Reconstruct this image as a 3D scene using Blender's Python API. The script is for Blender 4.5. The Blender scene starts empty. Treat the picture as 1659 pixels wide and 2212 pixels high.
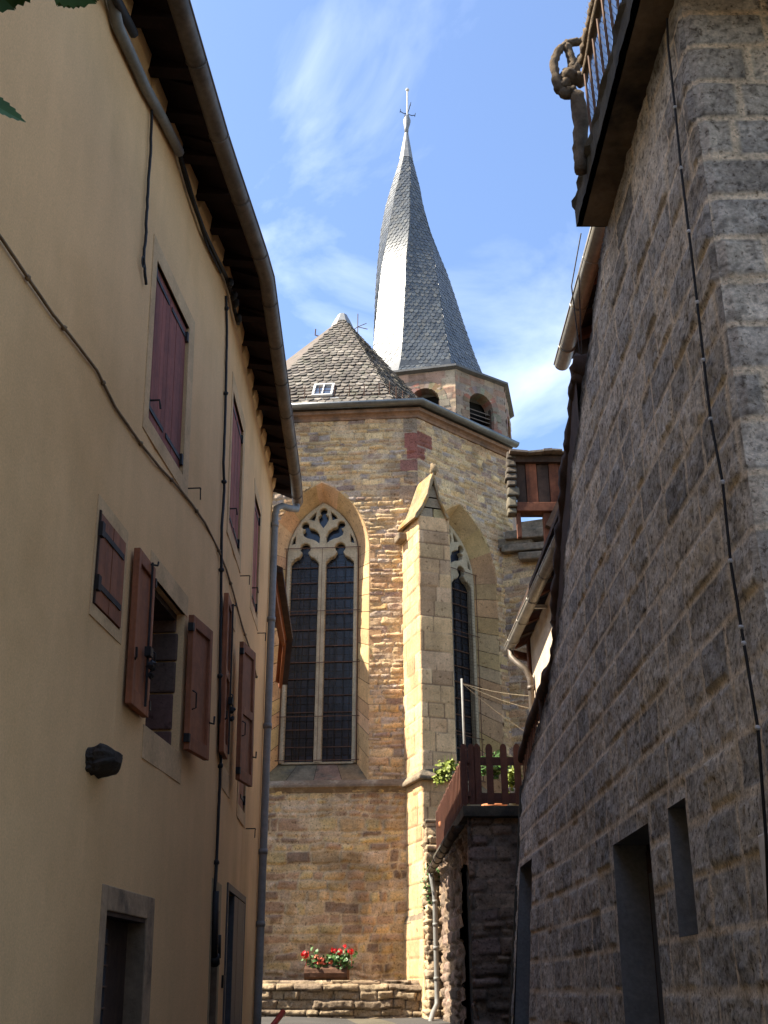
import bpy, math, random
import numpy as np
from mathutils import Vector, Matrix, noise as mnoise
random.seed(7)
S = bpy.context.scene
R_ = math.radians

# ------------------------------------------------------------------ camera, sky, sun, exposure
EYE = 1.6
F, CX, CY = 2236.0, 829.5, 1106.0          # measured on the photograph at 1659 x 2212
PITCH = math.atan(1034 / F)
cd = bpy.data.cameras.new("camera"); cam = bpy.data.objects.new("camera", cd)
S.collection.objects.link(cam); S.camera = cam
cam.location = (0, 0, EYE); cam.rotation_euler = (math.pi/2 + PITCH, 0, 0)
cd.sensor_fit = 'VERTICAL'; cd.sensor_height = 32.0; cd.lens = 32.0 * F / 2212
cd.clip_start = 0.05; cd.clip_end = 3000

SUN_EL = R_(50)
SUN_H = Vector((-0.995, -0.098, 0)).normalized()
TO_SUN = Vector((SUN_H.x*math.cos(SUN_EL), SUN_H.y*math.cos(SUN_EL), math.sin(SUN_EL)))
ld = bpy.data.lights.new("sun", 'SUN'); ld.energy = 5.0; ld.angle = R_(0.55); ld.color = (1.0, 0.92, 0.77)
sun = bpy.data.objects.new("sun", ld); S.collection.objects.link(sun)
sun.rotation_euler = (-TO_SUN).to_track_quat('-Z', 'Y').to_euler(); sun.location = (-20, -2, 30)

W = bpy.data.worlds.new("World"); S.world = W; W.use_nodes = True
nt = W.node_tree; nt.nodes.clear()
def wn(t, **k):
    n = nt.nodes.new(t)
    for a, b in k.items(): setattr(n, a, b)
    return n
wo = wn('ShaderNodeOutputWorld'); bg = wn('ShaderNodeBackground'); bg.inputs['Strength'].default_value = 0.115
sky = wn('ShaderNodeTexSky', sky_type='NISHITA', sun_disc=False, sun_elevation=SUN_EL,
         sun_rotation=math.atan2(SUN_H.x, SUN_H.y), air_density=1.1, dust_density=0.9, ozone_density=1.6)
tc = wn('ShaderNodeTexCoord')
mp = wn('ShaderNodeMapping'); mp.inputs['Scale'].default_value = (2.6, 1.6, 3.2); mp.inputs['Rotation'].default_value = (0.3, 0.5, 0.6)
mp.inputs['Location'].default_value = (0.35, 0.1, 0.2)
n1 = wn('ShaderNodeTexNoise'); n1.inputs['Scale'].default_value = 1.5; n1.inputs['Detail'].default_value = 9; n1.inputs['Roughness'].default_value = 0.55; n1.inputs['Distortion'].default_value = 0.7
n2 = wn('ShaderNodeTexNoise'); n2.inputs['Scale'].default_value = 1.1; n2.inputs['Detail'].default_value = 3
rp = wn('ShaderNodeValToRGB'); rp.color_ramp.elements[0].position = 0.47; rp.color_ramp.elements[1].position = 0.80
rp2 = wn('ShaderNodeValToRGB'); rp2.color_ramp.elements[0].position = 0.36; rp2.color_ramp.elements[1].position = 0.66
mul = wn('ShaderNodeMath', operation='MULTIPLY'); mul2 = wn('ShaderNodeMath', operation='MULTIPLY'); mul2.inputs[1].default_value = 0.42
hs = wn('ShaderNodeHueSaturation'); hs.inputs['Saturation'].default_value = 1.18; hs.inputs['Value'].default_value = 0.86; hs.inputs['Hue'].default_value = 0.505
ad = wn('ShaderNodeMath', operation='ADD'); ad.inputs[1].default_value = 0.035
mx = wn('ShaderNodeMix', data_type='RGBA'); mx.inputs[7].default_value = (8.2, 8.6, 9.2, 1)
for a, b in ((tc.outputs['Generated'], mp.inputs[0]), (mp.outputs[0], n1.inputs[0]), (tc.outputs['Generated'], n2.inputs[0]),
             (n1.outputs[0], rp.inputs[0]), (n2.outputs[0], rp2.inputs[0]), (rp.outputs[0], mul.inputs[0]), (rp2.outputs[0], mul.inputs[1]),
             (mul.outputs[0], mul2.inputs[0]), (mul2.outputs[0], ad.inputs[0]), (ad.outputs[0], mx.inputs[0]), (sky.outputs[0], hs.inputs['Color']), (hs.outputs[0], mx.inputs[6]), (mx.outputs[2], bg.inputs[0]), (bg.outputs[0], wo.inputs[0])):
    nt.links.new(a, b)

S.view_settings.view_transform = 'Standard'; S.view_settings.look = 'None'
S.view_settings.gamma = 1.0; S.view_settings.exposure = 1.6
S.cycles.max_bounces = 8; S.cycles.diffuse_bounces = 5

# ------------------------------------------------------------------ measuring helpers (1659-wide photo pixels -> points)
cP, sP = math.cos(PITCH), math.sin(PITCH)
def ray(x, y):
    X = (x - CX)/F; Y = -(y - CY)/F
    return Vector((X, cP - Y*sP, sP + Y*cP))
def at_y(x, y, d):
    r = ray(x, y); return Vector((0, 0, EYE)) + r*(d/r.y)
def at_plane(x, y, p, n):
    r = ray(x, y); o = Vector((0, 0, EYE)); return o + r*((Vector(p)-o).dot(Vector(n))/r.dot(Vector(n)))

# ------------------------------------------------------------------ mesh helpers
class MB:
    def __init__(s): s.v = []; s.f = []; s.c = None
    def add(s, vs, fs, col=None):
        o = len(s.v); s.v += [tuple(p) for p in vs]; s.f += [tuple(i+o for i in f) for f in fs]
        if col is not None or s.c is not None:
            if s.c is None: s.c = [(1, 1, 1)]*o
            s.c += [col or (1, 1, 1)]*len(vs)
        return s
    def hexa(s, fn, a0, a1, b0, b1, c0, c1, col=None):
        p = [fn(a, b, c) for c in (c0, c1) for b in (b0, b1) for a in (a0, a1)]
        return s.add(p, [(0,2,3,1), (4,5,7,6), (0,1,5,4), (2,6,7,3), (0,4,6,2), (1,3,7,5)], col)
    def box(s, x0, x1, y0, y1, z0, z1, col=None):
        return s.hexa(lambda a, b, c: (a, b, c), x0, x1, y0, y1, z0, z1, col)
    def bar(s, p, q, w, t, up=(0, 0, 1), col=None):
        p, q = Vector(p), Vector(q); d = (q-p).normalized(); u = Vector(up)
        a = d.cross(u); a = a.normalized() if a.length > 1e-5 else Vector((1, 0, 0)); b = a.cross(d).normalized()
        vs = [e + a*(i*w/2) + b*(j*t/2) for e in (p, q) for j in (-1, 1) for i in (-1, 1)]
        return s.add(vs, [(0,2,3,1), (4,5,7,6), (0,1,5,4), (2,6,7,3), (0,4,6,2), (1,3,7,5)], col)
    def tube(s, pts, r, n=8, cap=True, col=None, jit=0):
        pts = [Vector(p) for p in pts]; m = len(pts); rr = r if isinstance(r, (list, tuple)) else [r]*m
        ref = Vector((0.13, 0.29, 0.95)); vs = []; prev = None
        for i, p in enumerate(pts):
            d = (pts[min(i+1, m-1)] - pts[max(i-1, 0)]).normalized()
            a = (ref - d*ref.dot(d)) if prev is None else (prev - d*prev.dot(d))
            if a.length < 1e-4: a = d.orthogonal()
            a.normalize(); prev = a; b = d.cross(a)
            for k in range(n):
                t = 2*math.pi*k/n; q = rr[i]*(1 + (random.uniform(-jit, jit) if jit else 0))
                vs.append(p + a*(q*math.cos(t)) + b*(q*math.sin(t)))
        fs = [(i*n+k, i*n+(k+1) % n, (i+1)*n+(k+1) % n, (i+1)*n+k) for i in range(m-1) for k in range(n)]
        if cap: fs += [tuple(range(n))[::-1], tuple(range((m-1)*n, m*n))]
        return s.add(vs, fs, col)
    def prism(s, poly, fn, c0, c1, col=None):
        n = len(poly); vs = [fn(a, b, c0) for a, b in poly] + [fn(a, b, c1) for a, b in poly]
        return s.add(vs, [tuple(range(n))[::-1], tuple(range(n, 2*n))] + [(i, (i+1) % n, n+(i+1) % n, n+i) for i in range(n)], col)
    def blob(s, c, r, n=8, m=6, jit=0.15, sq=(1, 1, 1), col=None):
        vs = []
        for i in range(m+1):
            th = math.pi*i/m
            for k in range(n):
                ph = 2*math.pi*k/n; q = r*(1+random.uniform(-jit, jit))
                vs.append((c[0]+q*sq[0]*math.sin(th)*math.cos(ph), c[1]+q*sq[1]*math.sin(th)*math.sin(ph), c[2]+q*sq[2]*math.cos(th)))
        return s.add(vs, [(i*n+k, (i+1)*n+k, (i+1)*n+(k+1) % n, i*n+(k+1) % n) for i in range(m) for k in range(n)], col)

ROOT = {}
def finish(o, parent):
    S.collection.objects.link(o)
    if parent is not None: o.parent = parent; ROOT[o.name] = ROOT[parent.name]
def base_of(parent, origin):
    return ROOT[parent.name] if parent is not None else Vector(origin)
def mesh_obj(name, verts, faces, mat, parent=None, smooth=False, cols=None, origin=(0, 0, 0), bevel=0):
    B = base_of(parent, origin)
    me = bpy.data.meshes.new(name)
    va = np.asarray(verts, dtype=np.float64) - np.array(B)
    if isinstance(faces, np.ndarray):
        me.vertices.add(len(va)); me.vertices.foreach_set('co', va.astype(np.float32).ravel())
        nf = len(faces); me.loops.add(nf*4); me.polygons.add(nf)
        me.loops.foreach_set('vertex_index', faces.astype(np.int32).ravel())
        me.polygons.foreach_set('loop_start', np.arange(0, nf*4, 4, dtype=np.int32))
        me.polygons.foreach_set('loop_total', np.full(nf, 4, dtype=np.int32)); me.update(calc_edges=True)
    else:
        me.from_pydata(va.tolist(), [], faces)
    if cols is not None:
        ca = np.ones((len(va), 4), dtype=np.float32); ca[:, :3] = np.asarray(cols, dtype=np.float32)[:, :3]
        at = me.color_attributes.new('Col', 'FLOAT_COLOR', 'POINT'); at.data.foreach_set('color', ca.ravel())
    me.validate(); me.update()
    if smooth: me.polygons.foreach_set('use_smooth', np.ones(len(me.polygons), dtype=bool))
    if isinstance(mat, (list, tuple)):
        for q in mat: me.materials.append(q)
    else: me.materials.append(mat)
    o = bpy.data.objects.new(name, me); finish(o, parent)
    if parent is None: o.location = B; ROOT[o.name] = B
    if bevel:
        b = o.modifiers.new('bevel', 'BEVEL'); b.width = bevel; b.segments = 2; b.limit_method = 'ANGLE'
    return o
def ob(name, mb, mat, parent=None, smooth=False, origin=(0, 0, 0), bevel=0):
    return mesh_obj(name, mb.v, mb.f, mat, parent, smooth, mb.c, origin, bevel)
def thing(name, label, cat, loc=(0, 0, 0), group=None):
    o = bpy.data.objects.new(name, None); S.collection.objects.link(o); o.location = loc; ROOT[o.name] = Vector(loc)
    o.empty_display_size = 0.2
    return tag(o, label, cat, group)
def tag(o, label, cat, group=None):
    o['label'] = label; o['category'] = cat
    if group: o['group'] = group
    return o

# ------------------------------------------------------------------ materials
def M(name, col, rough=0.85, var=0.18, scale=3.0, bump=0.25, bscale=45.0, metal=0.0, attr=False, streak=0.0, dist=0.01, spec=0.3, tint=None, fine=0.12, pits=None):
    m = bpy.data.materials.new(name); m.use_nodes = True; t = m.node_tree; N, L = t.nodes, t.links
    b = N['Principled BSDF']; b.inputs['Roughness'].default_value = rough; b.inputs['Metallic'].default_value = metal
    b.inputs['Specular IOR Level'].default_value = spec
    tcn = N.new('ShaderNodeTexCoord')
    def noise(sc, det, src=None, ro=0.6):
        n = N.new('ShaderNodeTexNoise'); n.inputs['Scale'].default_value = sc; n.inputs['Detail'].default_value = det; n.inputs['Roughness'].default_value = ro
        L.new(src or tcn.outputs['Object'], n.inputs['Vector']); return n
    def mixm(a, fac_sock, lo, hi):
        mr = N.new('ShaderNodeMapRange'); mr.inputs[1].default_value = 0.3; mr.inputs[2].default_value = 0.7
        mr.inputs[3].default_value = lo; mr.inputs[4].default_value = hi; L.new(fac_sock, mr.inputs[0])
        vm = N.new('ShaderNodeVectorMath'); vm.operation = 'SCALE'; L.new(a, vm.inputs[0]); L.new(mr.outputs[0], vm.inputs['Scale']); return vm.outputs[0]
    if attr:
        a = N.new('ShaderNodeAttribute'); a.attribute_name = 'Col'; c = a.outputs['Color']
    else:
        rgb = N.new('ShaderNodeRGB'); rgb.outputs[0].default_value = (*col, 1); c = rgb.outputs[0]
    if tint:
        mxn = N.new('ShaderNodeMix'); mxn.data_type = 'RGBA'; nn = noise(scale*0.6, 5)
        r = N.new('ShaderNodeValToRGB'); r.color_ramp.elements[0].position = 0.5; r.color_ramp.elements[1].position = 0.68
        L.new(nn.outputs[0], r.inputs[0]); L.new(r.outputs[0], mxn.inputs[0]); L.new(c, mxn.inputs[6]); mxn.inputs[7].default_value = (*tint, 1); c = mxn.outputs[2]
    c = mixm(c, noise(scale, 6).outputs[0], 1-var, 1+var)
    if fine: c = mixm(c, noise(bscale*0.8, 3).outputs[0], 1-fine, 1+fine)
    if streak:
        mpn = N.new('ShaderNodeMapping'); mpn.inputs['Scale'].default_value = (5, 5, 0.35); L.new(tcn.outputs['Object'], mpn.inputs[0])
        c = mixm(c, noise(1.2, 5, mpn.outputs[0]).outputs[0], 1-streak, 1+streak*0.5)
    if pits:
        pn = noise(pits[0], 4, ro=.65); pr = N.new('ShaderNodeValToRGB'); pr.color_ramp.elements[0].position = pits[1]; pr.color_ramp.elements[1].position = pits[1]+.10
        pr.color_ramp.elements[0].color = (pits[2], pits[2]*.92, pits[2]*.85, 1); pr.color_ramp.elements[1].color = (1, 1, 1, 1); L.new(pn.outputs[0], pr.inputs[0])
        vm = N.new('ShaderNodeVectorMath'); vm.operation = 'MULTIPLY'; L.new(c, vm.inputs[0]); L.new(pr.outputs[0], vm.inputs[1]); c = vm.outputs[0]
    L.new(c, b.inputs['Base Color'])
    if bump:
        bp = N.new('ShaderNodeBump'); bp.inputs['Strength'].default_value = bump; bp.inputs['Distance'].default_value = dist
        L.new(noise(bscale, 6, ro=0.7).outputs[0], bp.inputs['Height']); L.new(bp.outputs[0], b.inputs['Normal'])
    return m
m_render = M('cream_render', (0.78, 0.49, 0.24), 0.92, 0.10, 0.8, 0.45, 120, streak=0.045, dist=0.004, spec=0.1, fine=0.10, tint=(0.66, 0.40, 0.185))
m_band = M('pale_surround_render', (0.62, 0.41, 0.22), 0.92, 0.18, 3.5, 0.4, 60, spec=0.1)
m_rubble = M('rubble', (1, 1, 1), 0.93, 0.20, 6, 0.9, 42, attr=True, dist=0.010, spec=0.12, fine=0.24, pits=(24, .33, .45))
m_ashlar = M('ashlar', (1, 1, 1), 0.9, 0.20, 2.4, 0.55, 42, attr=True, streak=0.14, dist=0.008, spec=0.12, fine=0.16, pits=(13, .31, .5))
m_block = M('rock_block', (1, 1, 1), 0.95, 0.22, 9, 0.8, 60, attr=True, dist=0.008, spec=0.1, fine=0.30, pits=(36, .34, .40))
m_slate = M('slate', (1, 1, 1), 0.36, 0.22, 5, 0.35, 30, attr=True, dist=0.006, spec=0.5)
m_lauze = M('stone_slate', (1, 1, 1), 0.85, 0.25, 6, 0.6, 30, attr=True, dist=0.01, spec=0.2, tint=(0.10, 0.095, 0.07))
m_zinc = M('zinc', (0.20, 0.205, 0.20), 0.42, 0.18, 4, 0.08, 30, metal=0.75)
m_zincd = M('zinc_brownish', (0.15, 0.12, 0.095), 0.55, 0.3, 3, 0.15, 30, metal=0.3, streak=.2)
m_grey = M('grey_pipe', (0.22, 0.215, 0.20), 0.6, 0.15, 4, 0.05, 30)
m_shut = M('shutter_red_wood', (0.30, 0.088, 0.058), 0.75, 0.2, 4, 0.3, 30, streak=0.4, dist=0.004)
m_shutb = M('shutter_brown_wood', (0.29, 0.10, 0.042), 0.65, 0.22, 5, 0.3, 30, streak=0.35, dist=0.004)
m_iron = M('wrought_iron', (0.028, 0.024, 0.022), 0.6, 0.3, 9, 0.2, 40, metal=0.3)
m_rust = M('rusty_iron', (0.12, 0.062, 0.038), 0.8, 0.3, 9, 0.3, 50)
m_cable = M('black_cable', (0.02, 0.018, 0.017), 0.6, 0.2, 9, 0, 40)
m_wire = M('tan_cable', (0.20, 0.13, 0.07), 0.7, 0.3, 9, 0, 40)
m_dark = M('dark_inside', (0.015, 0.013, 0.012), 0.9, 0.2, 3, 0, 30)
m_oldw = M('old_dark_wood', (0.060, 0.034, 0.022), 0.85, 0.4, 4, 0.6, 25, streak=0.35)
m_redw = M('weathered_red_beam', (0.15, 0.055, 0.028), 0.85, 0.45, 4, 0.5, 25, streak=0.4)
m_tile = M('eave_tile', (0.020, 0.009, 0.007), 0.9, 0.4, 3, 0.4, 25)
m_orange = M('orange_stained_wood', (0.28, 0.085, 0.025), 0.6, 0.2, 4, 0.2, 30, streak=0.15)
m_glass = M('leaded_glass', (0.020, 0.024, 0.036), 0.16, 0.6, 3.0, 0.15, 6, spec=0.5)
m_pane = M('window_pane', (0.05, 0.06, 0.075), 0.08, 0.3, 3, 0, 6, spec=0.6)
m_white = M('white_paint', (0.62, 0.60, 0.56), 0.6, 0.15, 5, 0.1, 30)
m_conc = M('mossy_concrete', (0.085, 0.075, 0.055), 0.95, 0.35, 4, 0.8, 30, tint=(0.035, 0.033, 0.027), dist=0.015)
m_soff = M('mouldy_soffit', (0.17, 0.12, 0.075), 0.95, 0.35, 2.2, 0.6, 30, tint=(0.018, 0.016, 0.014))
m_cream = M('grey_plaster_reveal', (0.20, 0.19, 0.175), 0.9, 0.15, 4, 0.3, 40)
m_faux = M('concrete_branch', (0.15, 0.108, 0.07), 0.95, 0.4, 10, 1.0, 40, dist=0.02, streak=.2)
m_plast = M('rough_plaster', (0.60, 0.47, 0.34), 0.95, 0.15, 3, 0.8, 45, dist=0.012)
m_fence = M('fence_red_brown', (0.14, 0.058, 0.036), 0.75, 0.2, 4, 0.25, 30, streak=0.2)
m_greyd = M('grey_door_paint', (0.085, 0.085, 0.085), 0.6, 0.12, 3, 0.1, 30)
m_terra = M('terracotta', (0.42, 0.16, 0.07), 0.85, 0.2, 6, 0.2, 40)
m_log = M('log_planter', (0.12, 0.06, 0.035), 0.9, 0.35, 6, 0.8, 25)
m_red = M('geranium_red', (0.75, 0.025, 0.03), 0.55, 0.2, 20, 0, 30)
m_sal = M('geranium_salmon', (0.80, 0.20, 0.12), 0.55, 0.2, 20, 0, 30)
m_leaf = M('leaf_green', (0.055, 0.12, 0.028), 0.5, 0.35, 9, 0.1, 40)
m_yel = M('leaf_yellow_green', (0.20, 0.24, 0.035), 0.55, 0.35, 9, 0.1, 40)
m_redt = M('red_paint', (0.42, 0.015, 0.015), 0.45, 0.1, 5, 0, 30)
m_asph = M('asphalt', (0.06, 0.055, 0.05), 0.95, 0.2, 2, 0.8, 90, dist=0.006)
m_soil = M('earth', (0.10, 0.085, 0.06), 0.95, 0.2, 1, 0.4, 20)
m_lead = M('lead_cap', (0.26, 0.26, 0.255), 0.6, 0.2, 6, 0.2, 30, metal=0.4)
m_bark = M('bark', (0.12, 0.085, 0.055), 0.95, 0.3, 9, 0.8, 30)
m_oldgrey = M('grey_weathered_wood', (0.16, 0.125, 0.10), 0.85, 0.3, 4, 0.3, 30)
m_grey2 = M('lead_grey_eaves', (0.13, 0.125, 0.12), 0.7, 0.25, 4, 0.3, 30)
m_jamb = M('brown_jamb_stone', (0.20, 0.135, 0.08), 0.9, 0.35, 4, 0.7, 30)
m_plank = M('red_brown_plank', (0.17, 0.058, 0.027), 0.85, 0.5, 4, 0.5, 25, streak=0.5)
m_zincsun = M('zinc_sunlit', (0.36, 0.33, 0.28), 0.5, 0.2, 4, 0.1, 30, metal=0.4)  # lighter zinc tone, sunlight put into the colour for the timber house gutters
m_rope = M('rope', (0.45, 0.40, 0.30), 0.8, 0.1, 9, 0, 30)

# ------------------------------------------------------------------ masonry sheets: real relief, one colour per stone
def hsh(i, j, k=0):
    x = np.sin(i*127.1 + j*311.7 + k*74.7)*43758.5453
    return x - np.floor(x)
def vnoise(x, y, seed=0):
    xi = np.floor(x); yi = np.floor(y); fx = x-xi; fy = y-yi
    fx = fx*fx*(3-2*fx); fy = fy*fy*(3-2*fy)
    return (hsh(xi, yi, seed)*(1-fx)+hsh(xi+1, yi, seed)*fx)*(1-fy) + (hsh(xi, yi+1, seed)*(1-fx)+hsh(xi+1, yi+1, seed)*fx)*fy
def fnoise(x, y, seed=0, o=4):
    s = 0; a = 0.5
    for k in range(o): s = s + a*vnoise(x, y, seed+k*17); x = x*2.03; y = y*2.03; a *= 0.5
    return s
STY = {
 'rubble': dict(rh=(0.06, 0.17), w=(0.12, 0.46), mortar=0.012, relief=0.026, edge=0.014, off=0.020, rough=0.016, warp=0.05, corner=0.022,
                pal=[(0.572, 0.378, 0.188), (0.638, 0.438, 0.221), (0.484, 0.303, 0.167), (0.693, 0.493, 0.259), (0.407, 0.303, 0.216), (0.550, 0.351, 0.194), (0.341, 0.232, 0.173), (0.616, 0.395, 0.184), (0.418, 0.335, 0.270)],
                mort=(0.550, 0.400, 0.243)),
 'base': dict(rh=(0.08, 0.24), w=(0.13, 0.55), mortar=0.020, relief=0.018, edge=0.028, off=0.016, rough=0.020, warp=0.07, corner=0.04,
                pal=[(0.560, 0.381, 0.196), (0.627, 0.444, 0.224), (0.459, 0.288, 0.168), (0.672, 0.485, 0.224), (0.302, 0.202, 0.129), (0.538, 0.346, 0.202), (0.627, 0.450, 0.280)],
                mort=(0.627, 0.467, 0.280)),
 'ashlar': dict(rh=(0.26, 0.40), w=(0.35, 0.75), mortar=0.007, relief=0.010, edge=0.016, off=0.007, rough=0.006, warp=0.014, corner=0.01, tilt=.02,
                pal=[(0.66, 0.435, 0.22), (0.60, 0.385, 0.20), (0.68, 0.465, 0.25), (0.55, 0.35, 0.19), (0.63, 0.42, 0.24)], mort=(0.270, 0.172, 0.098)),
 'block': dict(rh=(0.262, 0.272), w=(0.36, 0.66), mortar=0.034, relief=0.012, edge=0.014, off=0.008, rough=0.010, warp=0.006, corner=0.012, tilt=.02,
                pal=[(0.53, 0.49, 0.43), (0.59, 0.54, 0.47), (0.49, 0.455, 0.41), (0.61, 0.545, 0.455), (0.42, 0.40, 0.37)], mort=(0.66, 0.56, 0.43)),
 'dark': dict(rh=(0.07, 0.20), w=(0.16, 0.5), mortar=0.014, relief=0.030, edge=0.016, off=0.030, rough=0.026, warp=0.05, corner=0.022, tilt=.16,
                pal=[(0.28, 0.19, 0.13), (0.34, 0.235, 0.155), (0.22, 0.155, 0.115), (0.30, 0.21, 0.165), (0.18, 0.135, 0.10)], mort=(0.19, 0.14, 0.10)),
 'dry': dict(rh=(0.06, 0.17), w=(0.18, 0.6), mortar=0.010, relief=0.036, edge=0.014, off=0.034, rough=0.024, warp=0.04, corner=0.02, tilt=.18,
                pal=[(0.29, 0.215, 0.135), (0.34, 0.25, 0.155), (0.23, 0.17, 0.115), (0.38, 0.285, 0.18)], mort=(0.08, 0.06, 0.045)),
 'tower': dict(rh=(0.24, 0.34), w=(0.35, 0.7), mortar=0.008, relief=0.010, edge=0.02, off=0.010, rough=0.008, warp=0.02, corner=0.02,
                pal=[(0.36, 0.265, 0.18), (0.31, 0.225, 0.165), (0.40, 0.30, 0.20), (0.36, 0.22, 0.15), (0.28, 0.215, 0.165)], mort=(0.32, 0.25, 0.18)),
}
def masonry(u, v, sty, seed=1):
    st = STY[sty]; rng = np.random.RandomState(seed)
    w = st['warp']
    uu = u + w*1.2*(fnoise(u*3, v*3, seed)-0.47)*2; vv = v + w*(fnoise(u*2.2+9, v*2.2, seed+5)-0.47)*2
    lo, hi = vv.min()-0.1, vv.max()+0.5
    rb = [math.floor(lo/0.267)*0.267 if sty == 'block' else lo]
    while rb[-1] < hi: rb.append(rb[-1] + rng.uniform(*st['rh']))
    rb = np.array(rb); r = np.searchsorted(rb, vv) - 1
    D = np.zeros_like(u); ID = np.zeros_like(u); CU = np.zeros_like(u); CV = np.zeros_like(u); ulo, uhi = uu.min()-0.8, uu.max()+0.8
    for k in np.unique(r):
        k = int(k); cb = [ulo - rng.uniform(0, 0.5)]
        asp = 0.75 + 0.5*((rb[k+1]-rb[k])-st['rh'][0])/max(1e-3, st['rh'][1]-st['rh'][0])
        while cb[-1] < uhi: cb.append(cb[-1] + rng.uniform(*st['w'])*asp)
        cb = np.array(cb); s = r == k; us = uu[s]; c = np.searchsorted(cb, us) - 1
        du = np.minimum(us-cb[c], cb[c+1]-us); dv = np.minimum(vv[s]-rb[k], rb[k+1]-vv[s])
        q = st['corner']; d = np.minimum(du, dv)
        cr = (du < q) & (dv < q); d = np.where(cr, q-np.hypot(q-du, q-dv), d)
        D[s] = d; ID[s] = k*137 + c; CU[s] = us-(cb[c]+cb[c+1])/2; CV[s] = vv[s]-(rb[k]+rb[k+1])/2
    r1 = hsh(ID, 3.0, seed); r2 = hsh(ID, 7.0, seed); r3 = hsh(ID, 11.0, seed)
    e = np.clip((D-st['mortar']*0.5)/st['edge'], 0, 1); prof = e*e*(3-2*e)
    ro = fnoise(u*9, v*9, seed+3, 5)-0.47
    tl = st.get('tilt', .10); h = st['relief']*prof + prof*st['off']*(r2-0.5)*2 + prof*tl*(CU*(r1-.5)*1.2 + CV*(r3-.5)*3.0) + ro*st['rough']*2*(0.35+prof)
    if sty == 'block':
        ro2 = np.abs(fnoise(u*16+r1*50, v*16, seed+8, 4)-0.47)
        h = h + prof*(ro2*0.030) + prof*0.008*((fnoise(u*5+r1*90, v*5+r3*50, seed+4, 3)-0.45)*2) + (1-prof)*0.010
    pal = np.array(st['pal']); ci = (r1*len(pal)).astype(int) % len(pal)
    col = pal[ci]*(0.80+0.40*r3)[:, None]
    if sty == 'block':
        k = np.clip((fnoise(u*3.2, v*3.2, 77, 5)-.50)*6, 0, 1)[:, None]*.28
        sp_ = np.clip((fnoise(u*32, v*32, 79, 3)-.50)*8, 0, 1)[:, None]*.5
        w_ = np.clip((fnoise(u*6+7, v*6, 81, 4)-.50)*6, 0, 1)[:, None]*.40
        edge_shade = np.clip(1-np.abs(D-st['mortar']*.5-.004)/.012, 0, 1)[:, None]*np.clip((fnoise(u*2+3, v*9, 91, 3)-.35)*5, 0, 1)[:, None]  # shadow line at the block edges, painted into the stone colour
        col = (col*(1-w_) + np.array((.62, .585, .53))*w_)*(1-k)*(1-sp_)*(1-.6*edge_shade)
    mm = np.clip((D-st['mortar']*0.5)/(st['edge']*0.45), 0, 1)[:, None]
    col = np.array(st['mort'])*(1-mm) + col*mm
    if sty in ('rubble', 'base', 'dark'):      # patches of lime mortar smeared over the stones, and stained patches
        p = np.clip((fnoise(u*1.1, v*1.1, seed+40, 5)-0.50)*7, 0, 1)*np.clip((fnoise(u*7, v*7, seed+44, 4)-0.36)*6, 0, 1)
        p = (p*(0.75 if sty == 'base' else 0.55))[:, None]; col = col*(1-p) + np.array(st['mort'])*1.08*p
        h = h*(1-0.6*p[:, 0]) + 0.6*p[:, 0]*st['relief']
        q = np.clip((fnoise(u*1.7+30, v*1.7, seed+60, 4)-0.55)*5, 0, 1)[:, None]; col = col*(1-0.35*q)
    return h, col
def sheet(name, P, us, vs, sty, mat, parent=None, seed=1, keep=None, colfn=None, hfn=None, flip=False, origin=(0, 0, 0), uvoff=(0, 0)):
    """relief sheet; P(u, v, h) -> three coordinate arrays"""
    us = np.asarray(us); vs = np.asarray(vs); nu, nv = len(us), len(vs)
    U, V = np.meshgrid(us, vs); U = U.ravel(); V = V.ravel()
    h, col = masonry(U+uvoff[0], V+uvoff[1], sty, seed)
    if hfn is not None: h = hfn(U, V, h)
    if colfn is not None: col = colfn(U, V, col)
    X, Y, Z = P(U, V, h); co = np.stack([X+0*U, Y+0*U, Z+0*U], 1)
    i, j = np.meshgrid(np.arange(nu-1), np.arange(nv-1)); i = i.ravel(); j = j.ravel(); a = j*nu+i
    fc = np.stack([a, a+1, a+nu+1, a+nu], 1)
    if keep is not None:
        fc = fc[keep((us[i]+us[i+1])/2, (vs[j]+vs[j+1])/2)]
        used = np.unique(fc); mp_ = np.zeros(len(co), dtype=int); mp_[used] = np.arange(len(used)); co = co[used]; col = col[used]; fc = mp_[fc]
    if flip: fc = fc[:, ::-1]
    return mesh_obj(name, co, np.ascontiguousarray(fc), mat, parent, True, col, origin)
def span(a, b, step, extra=()):
    n = max(1, int(round((b-a)/step))); x = list(np.linspace(a, b, n+1))
    for e in extra:
        if a < e < b:
            k = int(np.argmin([abs(q-e) for q in x])); x[k] = e
    return np.array(sorted(set(x)))
def facet(p, d, n):
    """vertical plane frame: u along d, z up, h out along n; gives scalar and array versions"""
    p, d, n = Vector(p), Vector(d), Vector(n)
    f = lambda u, z, h: Vector((p.x+d.x*u+n.x*h, p.y+d.y*u+n.y*h, z))
    g = lambda u, z, h: (p.x+d.x*u+n.x*h, p.y+d.y*u+n.y*h, z)
    return f, g

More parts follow.
